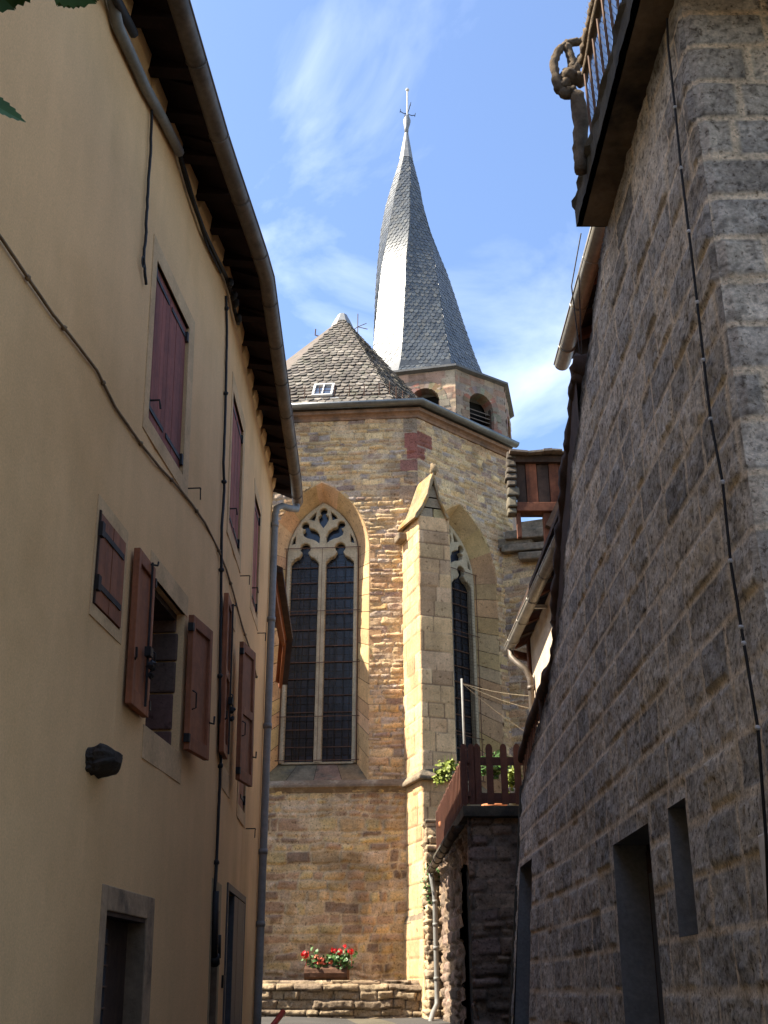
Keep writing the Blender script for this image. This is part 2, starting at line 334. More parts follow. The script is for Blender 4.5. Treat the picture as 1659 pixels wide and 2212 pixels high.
# ------------------------------------------------------------------ ground
gy = [-40, -10, 0, 6, 12, 15, 19, 24, 60, 400]; gz = [-1.2, -0.4, 0, 0.42, 0.98, 1.14, 1.20, 1.3, 1.5, 1.5]
def ground_z(y): return float(np.interp(y, gy, gz))
mb = MB(); xs = [-400, -40, -9, 9, 40, 400]
ys = sorted(set(gy + list(range(-10, 30))))
vs = [(x, y, ground_z(y)-0.02 - (2.0 if abs(x) > 100 else 0)) for y in ys for x in xs]
mb.add(vs, [(j*6+i, j*6+i+1, (j+1)*6+i+1, (j+1)*6+i) for j in range(len(ys)-1) for i in range(5)])
g = ob('ground', mb, m_soil, smooth=True); g['kind'] = 'structure'
mb = MB(); xs = list(np.linspace(-2.4, 1.9, 18)); ys = list(np.linspace(-8, 19.6, 90))
mb.add([(x, y, ground_z(y) + 0.006*math.sin(3*x+y) - 0.02*math.exp(-(x+0.2)**2*2)) for y in ys for x in xs],
       [(j*18+i, j*18+i+1, (j+1)*18+i+1, (j+1)*18+i) for j in range(len(ys)-1) for i in range(17)])
g = ob('street', mb, m_asph, smooth=True); g['kind'] = 'structure'

# ------------------------------------------------------------------ LEFT HOUSE
def lbase(y): return -2 + 0.0814*y if y < 8.2 else -1.3325 - 0.03*(y-8.2)
def LW(y, z, d=0.0):
    lean = 0.045 - 0.033*min(1, max(0, (y-6.5)/6.3))
    return Vector((lbase(y) - lean*(z-EYE) + d, y - 0.08*d, z))
LH = thing('rendered_house', 'long peach rendered house with red shutters and overhanging gutter, left side of the alley', 'house', (-1.5, 8.0, 0.5))
HY1, WTOP = 13.0, 8.10
def fL(a, b, c): return LW(a, b, c)
holes = []   # y0, y1, z0, z1, depth
upper = [(6.285, 7.172, 5.23, 6.60, 6.18, 7.32, 5.10, 6.76), (9.02, 9.86, 5.66, 7.12, 8.93, 9.99, 5.52, 7.30), (11.02, 11.66, 5.60, 6.95, 10.94, 11.76, 5.48, 7.10)]
for q in upper: holes.append((q[0], q[1], q[2], q[3], 0.06))
holes += [(5.49, 5.97, 3.575, 4.15, 0.05), (6.60, 7.40, 3.14, 4.17, 0.40), (9.20, 9.66, 3.40, 4.80, 0.30), (10.44, 11.08, 3.27, 4.56, 0.05),
          (6.06, 6.82, -0.2, 2.00, 0.14), (8.80, 9.26, -0.2, 2.20, 0.12), (9.86, 11.40, -0.2, 2.42, 0.16)]
ye = sorted(set([-6, -3, 8.2, HY1] + [q for h in holes for q in h[:2]] + list(np.arange(-2.5, 13, 0.5))))
ze = sorted(set([-0.3, WTOP] + [q for h in holes for q in h[2:4]] + list(np.arange(0, 8, 0.5))))
mb = MB(); ny = len(ye); idx = {}
for j, z in enumerate(ze):
    for i, y in enumerate(ye):
        idx[i, j] = len(mb.v)
        w = 0.010*(mnoise.noise((y*0.5, z*0.5, 1.3))) if not any(abs(y-q[0]) < .01 or abs(y-q[1]) < .01 for q in holes) else 0
        mb.v.append(tuple(LW(y, z, w)))
for j in range(len(ze)-1):
    for i in range(ny-1):
        yc, zc = (ye[i]+ye[i+1])/2, (ze[j]+ze[j+1])/2
        if not any(h[0] < yc < h[1] and h[2] < zc < h[3] for h in holes):
            mb.f.append((idx[i, j], idx[i+1, j], idx[i+1, j+1], idx[i, j+1]))
for y0, y1, z0, z1, d in holes:      # reveals and backs
    for a, b in (((y0, z0), (y0, z1)), ((y0, z1), (y1, z1)), ((y1, z1), (y1, z0)), ((y1, z0), (y0, z0))):
        mb.add([LW(*a), LW(*b), LW(b[0], b[1], -d), LW(a[0], a[1], -d)], [(0, 1, 2, 3)])
mb.add([LW(HY1, -0.3), LW(HY1, WTOP), (-8, HY1, WTOP), (-8, HY1, -0.3), LW(-6, -0.3), LW(-6, WTOP), (-8, -6, WTOP), (-8, -6, -0.3)], [(0, 1, 2, 3), (7, 6, 5, 4)])
ob('wall', mb, m_render, LH)
for y0, y1, z0, z1, d in holes:
    mb = MB(); mb.add([LW(y0-.02, z0-.02, -d-.004), LW(y1+.02, z0-.02, -d-.004), LW(y1+.02, z1+.02, -d-.004), LW(y0-.02, z1+.02, -d-.004)], [(0, 1, 2, 3)])
    ob('dark_interior', mb, m_dark, LH)
# tall unseen wing added behind, to keep sun off the right-hand walls
mb = MB(); mb.box(-10, -4.5, -1.2, 11.6, 5, 14.6)
ob('shade_wing', mb, m_render, LH)
mb = MB(); mb.hexa(lambda a, b, c: (a, b, c), -4.35, -4.35, -1.4, 11.8, 14.45, 14.6)
mb.add([(-4.3, -1.4, 14.5), (-4.3, 11.8, 14.5), (-7.3, 11.8, 16.2), (-7.3, -1.4, 16.2), (-10.2, 11.8, 14.5), (-10.2, -1.4, 14.5)], [(0, 1, 2, 3), (3, 2, 4, 5)])
ob('shade_wing_roof', mb, m_tile, LH)
# main roof: soffit boards, tiles edge
def over(y): return 0.37 - 0.09*max(0, (y-7.8)/5.5)
def gz_(y): return 7.90
RY1 = 13.42
def LR(y, d, z): # point under the roof, d from wall
    v = LW(min(y, RY1), 8.0, d); return Vector((v.x, y, z))
mb = MB(); yy = list(np.linspace(-6, RY1, 66))
for i in range(len(yy)-1):
    y0, y1 = yy[i], yy[i+1]
    st = 0.03*(i % 2)
    mb.add([LR(y0, -0.1, 8.16+st), LR(y1, -0.1, 8.16+st), LR(y1, over(y1), 8.0+st), LR(y0, over(y0), 8.0+st), LR(y0, -0.1, 8.26), LR(y1, -0.1, 8.26), LR(y1, over(y1), 8.07), LR(y0, over(y0), 8.07)],
           [(0, 1, 2, 3), (7, 6, 5, 4), (0, 3, 7, 4), (1, 5, 6, 2), (2, 6, 7, 3)])
mb.add([LR(-6, -0.1, 8.26), LR(8.2, -0.1, 8.26), LR(RY1, -0.1, 8.26), (-6, RY1, 9.9), (-6, -6, 9.9)], [(0, 1, 2, 3, 4)])
ob('roof', mb, m_tile, LH)
random.seed(3)
for k, y in enumerate(np.arange(0.3, 13.3, 0.46)):
    mb = MB(); w = 0.055
    mb.hexa(lambda a, b, c: LR(a, b, c - 0.10*b), y-w, y+w, -0.12, over(y)-0.01, 8.03, 8.145)
    ob('rafter', mb, m_tile, LH)
mb = MB()
for y in np.arange(0.3, 12.8, 0.46):      # render wedges running up between the rafters
    a, b = y+0.07, min(y+0.40, HY1)
    p = [LW(a, 7.93, 0.0), LW(b, 7.93, 0.0), LW(b, 8.13, 0.0), LW(a, 8.13, 0), LW(a+.02, 7.99, 0.025), LW(b-.02, 7.99, 0.03), LW(b-.02, 8.12, 0.045), LW(a+.02, 8.12, 0.03)]
    mb.add(p, [(4, 5, 6, 7), (0, 1, 5, 4), (1, 2, 6, 5), (3, 0, 4, 7), (2, 3, 7, 6)])
ob('eave_wedges', mb, m_render, LH)
# gutter
mb = MB(); gp = [LR(y, over(y)+0.045, 7.905) for y in np.linspace(-1, RY1+0.02, 40)]
n = 9; vs = []
for p in gp:
    for k in range(n):
        t = math.pi + math.pi*k/(n-1); vs.append((p.x + 0.075*math.cos(t), p.y, p.z + 0.06 + 0.085*math.sin(t)))
fs = [(i*n+k, i*n+k+1, (i+1)*n+k+1, (i+1)*n+k) for i in range(len(gp)-1) for k in range(n-1)]
fs.append(tuple(range((len(gp)-1)*n, len(gp)*n)))
mb.add(vs, fs)
for y in np.arange(0.4, RY1, 0.75):
    p = LR(y, over(y)+0.045, 7.965)
    mb.tube([(p.x+0.079*math.cos(t), y, p.z+0.089*math.sin(t)) for t in np.linspace(math.pi, 2*math.pi, 8)], 0.006, 5)
mb.tube([(p.x+0.075, p.y, p.z+0.062) for p in gp], 0.009, 5)
ob('gutter', mb, m_zincd, LH, True)
yd = 12.86
e = LR(13.30, over(13.3)+0.045, 7.86)
dp = [e, e+Vector((0, -.01, -.07)), LW(13.12, 7.72, .22), LW(12.98, 7.69, .14), LW(12.9, 7.62, .07), LW(yd, 7.5, .055)] + [LW(yd, z, .055) for z in np.linspace(7.3, 0.9, 12)]
mb = MB(); mb.tube(dp, 0.047, 10)
for z in (7.35, 6.0, 4.6, 3.1, 2.3): mb.tube([LW(yd, z-.03, .055), LW(yd, z+.03, .055)], 0.056, 10)
ob('downspout', mb, m_grey, LH, True)

def planks(mb, y0, y1, z0, z1, d0, d1, pw=0.095):
    n = max(2, int(round((y1-y0)/pw))); w = (y1-y0)/n
    for k in range(n): mb.hexa(fL, y0+k*w+.002, y0+(k+1)*w-.002, z0, z1, d0, d1 + random.uniform(-.0015, .0015))
def strap(name, y0, y1, z, d, par, hinge_left=True):
    mb = MB(); mb.hexa(fL, y0, y1, z-.018, z+.018, d, d+.007)
    e = y0 if hinge_left else y1
    mb.hexa(fL, e-.022, e+.022, z-.045, z+.045, d-.004, d+.022)
    return ob(name, mb, m_iron, par)
def hook(y, z, par):
    mb = MB(); mb.tube([LW(y, z, 0), LW(y, z, .10), LW(y, z-.012, .105)], .006, 5); mb.tube([LW(y, z, .10), LW(y+.03, z-.09, .095)], .005, 5)
    ob('shutter_hook', mb, m_iron, par)
def band(par, oy0, oy1, oz0, oz1, y0, y1, z0, z1, mat=m_band):
    mb = MB(); d0, d1 = -.02, .007
    mb.hexa(fL, oy0, y0, oz0, oz1, d0, d1); mb.hexa(fL, y1, oy1, oz0, oz1, d0, d1); mb.hexa(fL, y0, y1, z1, oz1, d0, d1); mb.hexa(fL, y0, y1, oz0, z0, d0, d1)
    return ob('window', mb, mat, par)
for i, (y0, y1, z0, z1, a, b, c, d) in enumerate(upper):
    w = band(LH, a, b, c, d, y0, y1, z0, z1)
    ym = (y0+y1)/2
    for k, (p, q) in enumerate(((y0+.012, ym-.004), (ym+.004, y1-.012))):
        mb = MB(); planks(mb, p, q, z0+.01, z1-.012, -.05, -.018); ob('shutter', mb, m_shut, w)
        for z in (z0+.13, z1-.10): strap('strap_hinge', p+.0 if k == 0 else p+.03, q-.03 if k == 0 else q, z, -.018, w, k == 0)
    mb = MB(); mb.tube([LW(y0+.03, z0+.16, -.01), LW(y0+.03, z0+.16, .07), LW(y0+.05, z0+.10, .075)], .008, 5); ob('shutter_catch', mb, m_iron, w)
    hook(b+.02, c-.02 if i else 5.2, LH)
# small single shutter
w = band(LH, 5.455, 6.02, 3.50, 4.24, 5.49, 5.97, 3.575, 4.15)
mb = MB(); planks(mb, 5.50, 5.965, 3.585, 4.14, -.03, .015, 0.12); ob('shutter', mb, m_shutb, w)
for z in (3.70, 4.03): strap('strap_hinge', 5.50, 5.93, z, .015, w, True)
mb = MB(); mb.hexa(fL, 5.483, 5.50, 3.575, 4.15, -.03, .018); ob('shutter_edge_trim', mb, m_oldw, w)
# open windows with panelled leaves
def leaf(par, yh, z0, z1, wd, direction, off0, off1, two=False, handle=True):
    """leaf hinged at yh, folded back along +y / -y; off0 / off1 = stand-off from the wall at hinge / far end"""
    t = 0.042
    def fn(a, b, c):   # a 0..1 along leaf, b = z, c = thickness 0..t
        y = yh + direction*a*wd; return LW(y, b, off0 + (off1-off0)*a + c)
    st = 0.13
    mb = MB()
    mb.hexa(fn, 0, 1, z0, z1, 0, t*0.55)
    for a0, a1, b0, b1 in ((0, st, z0, z1), (1-st, 1, z0, z1), (st, 1-st, z0, z0+.10), (st, 1-st, z1-.09, z1)) + (((st, 1-st, (z0+z1)/2-.04, (z0+z1)/2+.04),) if two else ()):
        mb.hexa(fn, a0+.0005, a1-.0005, b0, b1, t*0.5, t)
    o = ob('shutter', mb, m_shutb, par, bevel=0.004)
    if handle:
        mb = MB(); zc = z0 + 0.36*(z1-z0); a = st*0.5 if direction > 0 else st*0.5
        mb.tube([fn(a, zc-.07, t), fn(a, zc-.06, t+.03), fn(a, zc+.05, t+.03), fn(a, zc+.07, t)], .006, 5)
        mb.tube([fn(1-st/2, z0+.28, t), fn(1.05, z0+.28, t+.02), fn(1.07, z0+.34, t+.02)], .008, 5)
        ob('shutter_latch', mb, m_iron, o)
    for z in (z0+.08, z1-.10):
        mb = MB(); mb.hexa(fn, -.06, 0.015, z-.03, z+.03, t*.2, t*1.15); ob('hinge', mb, m_iron, o)
    return o
def bolt(par, y, z0, z1, d, direction):
    mb = MB(); mb.tube([LW(y, z0, d), LW(y, z1, d)], .008, 6); mb.tube([LW(y, z1-.01, d-.02), LW(y+.05*1, z1, d+.02), LW(y+.06, z1+.03, d+.02)], .007, 5)
    zc = z0+(z1-z0)*.28; mb.hexa(fL, y-.03, y+.03, zc+.05, zc+.11, d-.015, d+.025); mb.blob(tuple(LW(y+.01, zc, d+.02)), .03, 6, 5, .3); mb.blob(tuple(LW(y+.015, zc-.07, d+.02)), .022, 6, 5, .3)
    ob('shutter_bolt', mb, m_iron, par)
mb = MB(); mb.hexa(fL, 6.52, 7.46, 4.17, 4.33, -.02, .006); w = ob('window', mb, m_band, LH)
mb = MB(); mb.hexa(fL, 6.55, 7.46, 2.93, 3.14, -.02, .006); ob('sill', mb, m_band, w)
leaf(w, 6.47, 3.16, 4.17, 0.37, -1, .018, .022); bolt(w, 6.34, 3.2, 4.16, .075, -1)
leaf(w, 7.40, 3.16, 4.17, 0.41, 1, .03, .075)
random.seed(11)
mb = MB(); mb.c = []
z = 3.14
for k, hgt in enumerate((.16, .27, .24, .22, .14)):
    z1 = min(4.168, z+hgt-.012); c = random.choice([(0.17, .10, .07), (.13, .085, .065), (.20, .13, .085), (.15, .085, .07)])
    mb.hexa(fL, 7.37+random.uniform(0, .01), 7.402, z, z1, -.395, -.03-random.uniform(0, .03), c); z = z1+.012
ob('jamb_stones', mb, m_ashlar, w, bevel=.012)
mb = MB(); mb.hexa(fL, 6.60, 7.40, 4.12, 4.168, -.39, -.06); ob('wooden_lintel', mb, m_oldw, w)
mb = MB(); mb.hexa(fL, 6.62, 7.36, 3.15, 4.11, -.385, -.37); ob('pane', mb, m_pane, w)
mb = MB()
for a, b, c, d in ((6.61, 6.66, 3.15, 4.11), (7.31, 7.36, 3.15, 4.11), (6.98, 7.03, 3.15, 4.11), (6.66, 7.31, 3.60, 3.63)): mb.hexa(fL, a, b, c, d, -.37, -.34)
ob('window_frame', mb, m_oldw, w)
mb = MB(); mb.hexa(fL, 9.12, 9.74, 4.80, 4.95, -.02, .006); w = ob('window', mb, m_band, LH)
mb = MB(); mb.hexa(fL, 9.15, 9.74, 3.20, 3.40, -.02, .006); ob('sill', mb, m_band, w)
leaf(w, 9.06, 3.42, 4.84, 0.33, -1, .018, .022, True); bolt(w, 8.98, 3.45, 4.82, .075, -1)
leaf(w, 9.66, 3.36, 4.68, 0.40, 1, .06, .14, True)
mb = MB(); mb.hexa(fL, 9.21, 9.65, 3.41, 4.79, -.29, -.27); ob('pane', mb, m_pane, w)
w = band(LH, 10.37, 11.16, 3.14, 4.70, 10.44, 11.08, 3.27, 4.56)
for p, q in ((10.45, 10.755), (10.765, 11.07)):
    mb = MB(); planks(mb, p, q, 3.28, 4.55, -.045, -.012); ob('shutter', mb, m_shutb, w)
for z in (3.40, 4.44): strap('strap_hinge', 10.78, 11.07, z, -.012, w, False)
hook(11.30, 3.15, LH)
# doors
mb = MB()
mb.hexa(fL, 5.975, 6.06, -.2, 2.13, -.02, .010); mb.hexa(fL, 6.82, 6.965, -.2, 2.13, -.02, .010); mb.hexa(fL, 6.06, 6.82, 2.00, 2.13, -.02, .010)
d = ob('door_surround', mb, M('door_stone', (0.40, 0.27, 0.16), 0.9, 0.3, 4, 0.7, 30, tint=(0.10, 0.075, 0.055)), LH, bevel=.006)
mb = MB(); mb.hexa(fL, 6.07, 6.81, -.1, 1.99, -.138, -.105); o = ob('door', mb, m_oldw, d)
mb = MB(); mb.hexa(fL, 6.80, 6.822, -.2, 1.995, -.137, .004); ob('jamb', mb, m_jamb, d)
mb = MB(); mb.hexa(fL, 6.06, 6.82, 1.975, 2.002, -.137, .002); ob('lintel_soffit', mb, m_oldw, d)
mb = MB(); mb.hexa(fL, 6.11, 6.42, .8, 1.92, -.105, -.099); ob('pane', mb, m_pane, o)
mb = MB()
for z in np.arange(.85, 1.9, .11): mb.tube([LW(6.10, z, -.093), LW(6.43, z, -.093)], .005, 5)
mb.tube([LW(6.10, .85, -.093), LW(6.10, 1.9, -.093)], .006, 5); ob('door_grille', mb, m_rust, o)
mb = MB(); mb.blob(tuple(LW(6.5, 1.1, -.085)), .03, 8, 6, 0); ob('door_knob', mb, m_iron, o)
mb = MB()
mb.hexa(fL, 8.74, 8.80, -.2, 2.42, -.02, .008); mb.hexa(fL, 9.26, 9.36, -.2, 2.42, -.02, .008); mb.hexa(fL, 8.80, 9.26, 2.20, 2.42, -.02, .008); mb.hexa(fL, 8.98, 9.08, 2.42, 2.58, -.02, .006)
d = ob('door_surround', mb, M('sandstone_frame', (0.36, 0.26, 0.14), 0.9, 0.25, 4, 0.6, 30), LH, bevel=.006)
mb = MB(); planks(mb, 8.81, 9.25, -.1, 2.19, -.115, -.09); ob('door', mb, m_oldw, d)
mb = MB(); mb.hexa(fL, 9.24, 9.262, -.2, 2.195, -.11, .004); ob('jamb', mb, m_jamb, d)
mb = MB(); mb.hexa(fL, 9.80, 9.86, -.2, 2.48, -.02, .014); mb.hexa(fL, 11.40, 11.45, -.2, 2.48, -.02, .014); mb.hexa(fL, 9.86, 11.40, 2.42, 2.48, -.02, .014)
d = ob('door_surround', mb, m_greyd, LH)
mb = MB(); planks(mb, 9.87, 10.35, -.1, 2.41, -.14, -.10, .16); o = ob('door', mb, m_oldw, d)
mb = MB(); mb.hexa(fL, 9.95, 10.27, 1.5, 2.15, -.10, -.094); ob('pane', mb, m_pane, o)
mb = MB(); planks(mb, 10.36, 11.39, -.1, 2.41, -.12, .012, .17); ob('door', mb, m_greyd, d)
mb = MB(); mb.hexa(fL, 9.62, 9.68, 1.62, 1.72, 0, .02); ob('doorbell', mb, m_iron, LH)
# corbel
random.seed(5)
mb = MB(); nb = 26; nr_ = 9
for i in range(nr_):
    t = i/(nr_-1); prof_ = (1.0, 1.03, 1.04, 1.05, 1.04, 1.0, .92, .76, .5)[i]
    for k in range(nb):
        a = 2*math.pi*k/nb; cu_, su_ = max(-1, min(1, 1.3*math.cos(a))), max(-1, min(1, 1.3*math.sin(a)))
        rr = prof_*(1 + .22*mnoise.noise((cu_*2.2, su_*2.2, t*2.5)) + .10*mnoise.noise((cu_*7, su_*7, t*8)))
        mb.v.append(tuple(LW(5.70 + 0.125*rr*cu_, 2.725 + .062*rr*su_*(1-.15*t) + .03*t, t*0.14)))
for i in range(nr_-1):
    for k in range(nb): mb.f.append((i*nb+k, i*nb+(k+1) % nb, (i+1)*nb+(k+1) % nb, (i+1)*nb+k))
mb.f.append(tuple(range((nr_-1)*nb, nr_*nb)))
ob('corbel_stone', mb, M('sooty_stone', (0.055, 0.045, 0.038), 0.95, 0.4, 8, 0.9, 30, dist=.02), LH)
# cables and pipes
def wl(pts, d): return [LW(*plane_l(*p), d) for p in pts]
def plane_l(x, y):     # photo pixel on the facade -> (y, z)
    r = ray(x, y); k = 3.0
    for _ in range(30):
        p = Vector((0, 0, EYE)) + r*k; e = LW(p.y, p.z).x - p.x
        k += e/(r.x - 0.0814*r.y*0.6)*0.7
    return p.y, p.z
mb = MB(); pp = wl([(222, -20), (240, 60), (300, 190), (340, 262), (375, 330)], .05); mb.tube(pp, .042, 8)
ob('eave_pipe', mb, m_grey, LH, True)
mb = MB(); pp = wl([(150, -120), (190, -50), (222, 0), (262, 75)], .09); mb.tube(pp, .035, 7); ob('eave_cable', mb, m_cable, LH, True); mb = MB()
pp = wl([(375, 330), (392, 385), (408, 440), (430, 500), (455, 553), (478, 598), (492, 640), (497, 670), (505, 700)], .045); mb.tube(pp, .020, 7)
pp = wl([(380, 345), (398, 410), (420, 470), (440, 530), (470, 590)], .03); mb.tube(pp, .010, 6)
for x, y in ((482, 612), (490, 640), (494, 655), (500, 688)): mb.blob(tuple(LW(*plane_l(x, y), .07)), .045, 7, 6, .3, (.8, .9, 1.1))
ob('eave_cable_bundle', mb, m_cable, LH, True)
def cable(name, pts, d, r, mat, clips=0, wob=4):
    P = wl(pts, d); Q = []
    for i in range(len(P)-1):
        for k in range(6):
            t = k/6; q = P[i].lerp(P[i+1], t); Q.append(q + Vector((0, random.uniform(-1, 1)*.0015*wob, 0)))
    Q.append(P[-1]); mb = MB(); mb.tube(Q, r, 6)
    if clips:
        for i in range(2, len(Q), clips): mb.blob(tuple(Q[i]), r*2.0, 6, 5, .1)
    return ob(name, mb, mat, LH, True)
random.seed(21)
cable('hanging_cable', [(321, 240), (318, 330), (312, 420), (308, 500), (303, 560), (308, 615)], .025, .011, m_cable, 0, 8)
mb = MB(); c0 = LW(*plane_l(300, 566), .03); mb.tube([c0 + Vector((0, .035*math.cos(t), .04*math.sin(t))) for t in np.linspace(0, 6.5, 14)], .005, 5); ob('cable_loop', mb, m_cable, LH)
cable('drop_cable', [(484, 640), (486, 720), (484, 800), (482, 900), (478, 1000), (480, 1060), (474, 1140), (473, 1250), (472, 1340), (470, 1460), (469, 1560), (472, 1640), (468, 1730), (464, 1830), (458, 1930)], .02, .013, m_cable, 13, 5)
mb = MB(); mb.tube(wl([(458, 1925), (456, 2000), (455, 2070)], .03), .028, 8); mb.tube(wl([(455, 2065), (456, 2082)], .03), .042, 8); mb.tube(wl([(461, 2020), (460, 2070)], .035), .03, 8)
ob('cable_conduit', mb, m_cable, LH, True)
cable('facade_wire', [(-60, 440), (0, 518), (55, 600), (110, 680), (145, 722), (205, 800), (245, 880), (300, 958), (340, 1008), (380, 1050), (412, 1090), (440, 1130), (470, 1190), (486, 1230), (500, 1275), (520, 1350), (540, 1410), (552, 1462)], .012, .009, m_wire, 10, 2)

# ------------------------------------------------------------------ NEIGHBOUR HOUSE beyond the downspout
NH = thing('stone_house', 'narrow rubble house with an orange wooden eave, squeezed between the downspout and the church', 'house', (-2.5, 15, 1.1))
f, gq = facet((-1.62, 13.05, 0), (-0.085, 0.996, 0), (0.996, 0.085, 0))
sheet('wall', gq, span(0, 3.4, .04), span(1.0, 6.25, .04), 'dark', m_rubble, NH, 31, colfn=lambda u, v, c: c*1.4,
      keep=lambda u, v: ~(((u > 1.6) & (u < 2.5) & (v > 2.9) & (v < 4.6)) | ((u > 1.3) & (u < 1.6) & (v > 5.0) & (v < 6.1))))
mb = MB(); mb.hexa(f, 0, 3.4, 0.9, 6.2, -3.5, -.35); ob('wall_core', mb, m_dark, NH)
mb = MB(); mb.hexa(f, 1.6, 1.68, 2.9, 4.6, -.2, -.05); mb.hexa(f, 2.42, 2.5, 2.9, 4.6, -.2, -.05); mb.hexa(f, 1.68, 2.42, 4.52, 4.6, -.2, -.05)
w = ob('window', mb, m_oldw, NH); mb = MB(); mb.hexa(f, 1.68, 2.42, 2.9, 4.52, -.16, -.13); ob('pane', mb, m_pane, w)
mb = MB(); mb.bar(f(1.5, 4.95, .02), f(2.6, 4.62, .10), .05, .05); ob('window_batten', mb, m_white, NH)
# eave
en = [at_plane(x, y, (0, 0, 6.75), (0, 0, 1)) for x, y in ((596, 1240), (603, 1282), (611, 1330), (620, 1384))]
mb = MB()
iv = Vector((-.13, 0, .0)); mb.add([en[0], en[3], Vector((en[3].x-.1, en[3].y+.5, 6.15)), Vector((en[3].x-.2, en[3].y+.4, 6.18)), en[3]+iv, en[0]+iv], [(0, 1, 4, 5), (1, 2, 3, 4)])
ob('eave_soffit', mb, m_orange, NH)
mb = MB(); mb.bar(en[0]+Vector((-.05, 0, -.02)), en[3]+Vector((-.05, 0, -.02)), .05, .16); mb.bar(en[3]+Vector((-.04, 0, -.02)), en[3]+Vector((-.13, .5, -.62)), .05, .16); ob('barge_board', mb, m_orange, NH)
mb = MB(); mb.bar(en[0]+Vector((.04, 0, .06)), en[3]+Vector((.04, 0, .06)), .10, .07); mb.bar(en[3]+Vector((.04, 0, .05)), en[3]+Vector((-.06, .5, -.58)), .10, .07)
mb.add([en[0]+Vector((.08, 0, .1)), en[3]+Vector((.08, 0, .1)), en[3]+Vector((-2.5, 0, 1.2)), en[0]+Vector((-2.5, 0, 1.2))], [(0, 1, 2, 3)])
ob('roof', mb, m_oldw, NH)

# ------------------------------------------------------------------ CHURCH
CH = thing('church', 'old stone church with traceried windows, slate roof and twisted spire, end of the alley', 'church', (0.0, 24.0, 1.2))
K1 = Vector((0.72, 19.75, 0)); n0 = Vector((-0.083, -0.9965, 0)); d0 = Vector((0.9965, -0.083, 0))
n1 = Vector((0.653, -0.757, 0)); d1 = Vector((0.757, 0.653, 0)); K2 = K1 + d1*2.95; K0 = K1 - d0*4.05
GZ = 13.20
f0, g0 = facet(K1, d0, n0); f1, g1 = facet(K1, d1, n1)
def arch_pts(a, sp, H, n=14, zb=None):     # pointed arch outline from right foot over the apex to left foot (x, z)
    R = (a*a + H*H)/(2*a); c = a - R; th = math.asin(min(1, H/R)); pts = []
    for i in range(n+1):
        t = th*i/n; pts.append((c + R*math.cos(t), sp + R*math.sin(t)))
    L = [(-x, z) for x, z in pts[::-1][1:]]
    pts = pts + L
    if zb is not None: pts = [(a, zb)] + pts + [(-a, zb)]
    return pts
WA, WS, WH = 1.03, 9.90, 1.60          # outer splay profile
IA, IS, IH = 0.765, 9.95, 1.27         # tracery profile
IB, OB = 5.60, 5.20
WD = 0.42
def in_arch(x, z, a, sp, H, zb):
    R = (a*a + H*H)/(2*a); c = a - R
    ax = np.abs(x); zz = np.maximum(z - sp, 0)
    return (z > zb) & (ax < a) & (((ax - c)**2 + zz**2) < R*R)
WU0, WU1, DZ1 = -2.06, 1.23, -0.22
red_q = [(-.27, -.0, 12.26, 12.62), (-.03, 0, 11.98, 12.26), (-.36, 0, 11.70, 11.96), (-.10, 0, 11.40, 11.68), (-.40, 0, 11.02, 11.36), (-.10, 0, 12.66, 13.1)]
def col_main(u, v, c):
    for k, (a, b, z0, z1) in enumerate(red_q):
        m = (u > a-.2*(k % 2)) & (u < b+.1) & (v > z0) & (v < z1); rc = np.array((0.30, 0.115, 0.085) if k in (0, 1) else (0.27, 0.13, 0.10) if k == 2 else (0.30, .22, .15))
        c = np.where(m[:, None], rc*(0.9+0.2*fnoise(u*6, v*6, 4))[:, None], c)
    return c
def h_main(u, v, h):
    for a, b, z0, z1 in red_q:
        m = (u > a) & (v > z0) & (v < z1); h = np.where(m, 0.02 + 0.008*fnoise(u*10, v*10, 3), h)
    return h*np.clip(-u/.06, 0, 1)
sheet('wall', g0, span(-4.05, 0.0, .024), span(5.12, 13.1, .022), 'rubble', m_rubble, CH, 3,
      keep=lambda u, v: ~in_arch(u-WU0, v, WA+.02, WS, WH+.02, 5.16), colfn=col_main, hfn=h_main)
sheet('wall', g1, span(0.0, 2.95, .024), span(3.3, 13.1, .024), 'rubble', m_rubble, CH, 4,
      keep=lambda u, v: ~in_arch(u-WU1, v-DZ1, WA+.02, WS, WH+.02, 5.16),
      colfn=lambda u, v, c: np.where(((u < .42) & (v > 12.35) & (v < 12.68))[:, None] | ((u < .2) & (v > 12.0) & (v < 12.3))[:, None], np.array((0.27, 0.11, 0.08)), c), hfn=lambda u, v, h: h*np.clip(u/.06, 0, 1)*np.clip((2.95-u)/.06, 0, 1))
f0b, g0b = facet(K1 + n0*0.05, d0, n0)
sheet('lower_wall', g0b, span(-4.05, 0.2, .024), span(1.0, 5.06, .022), 'base', m_rubble, CH, 8)
mb = MB()
mb.add([K0 - n0*.9 + Vector((0, 0, z)) for z in (1, 13.2)] + [K1 - n0*.9 + Vector((0, 0, z)) for z in (1, 13.2)], [(0, 2, 3, 1)])
e1 = [K1 - n1*.9, K2 - n1*.9]
mb.add([e1[0]+Vector((0, 0, 1)), e1[1]+Vector((0, 0, 1)), e1[1]+Vector((0, 0, 13.2)), e1[0]+Vector((0, 0, 13.2))], [(0, 1, 2, 3)])
ob('dark_interior', mb, m_dark, CH)
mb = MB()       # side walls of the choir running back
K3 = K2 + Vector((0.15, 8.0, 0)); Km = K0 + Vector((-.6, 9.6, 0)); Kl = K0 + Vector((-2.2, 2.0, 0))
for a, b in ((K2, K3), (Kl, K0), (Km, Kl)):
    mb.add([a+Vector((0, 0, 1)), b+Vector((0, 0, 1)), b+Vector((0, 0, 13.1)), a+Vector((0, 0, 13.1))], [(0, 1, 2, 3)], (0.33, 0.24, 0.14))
ob('side_wall', mb, m_rubble, CH)

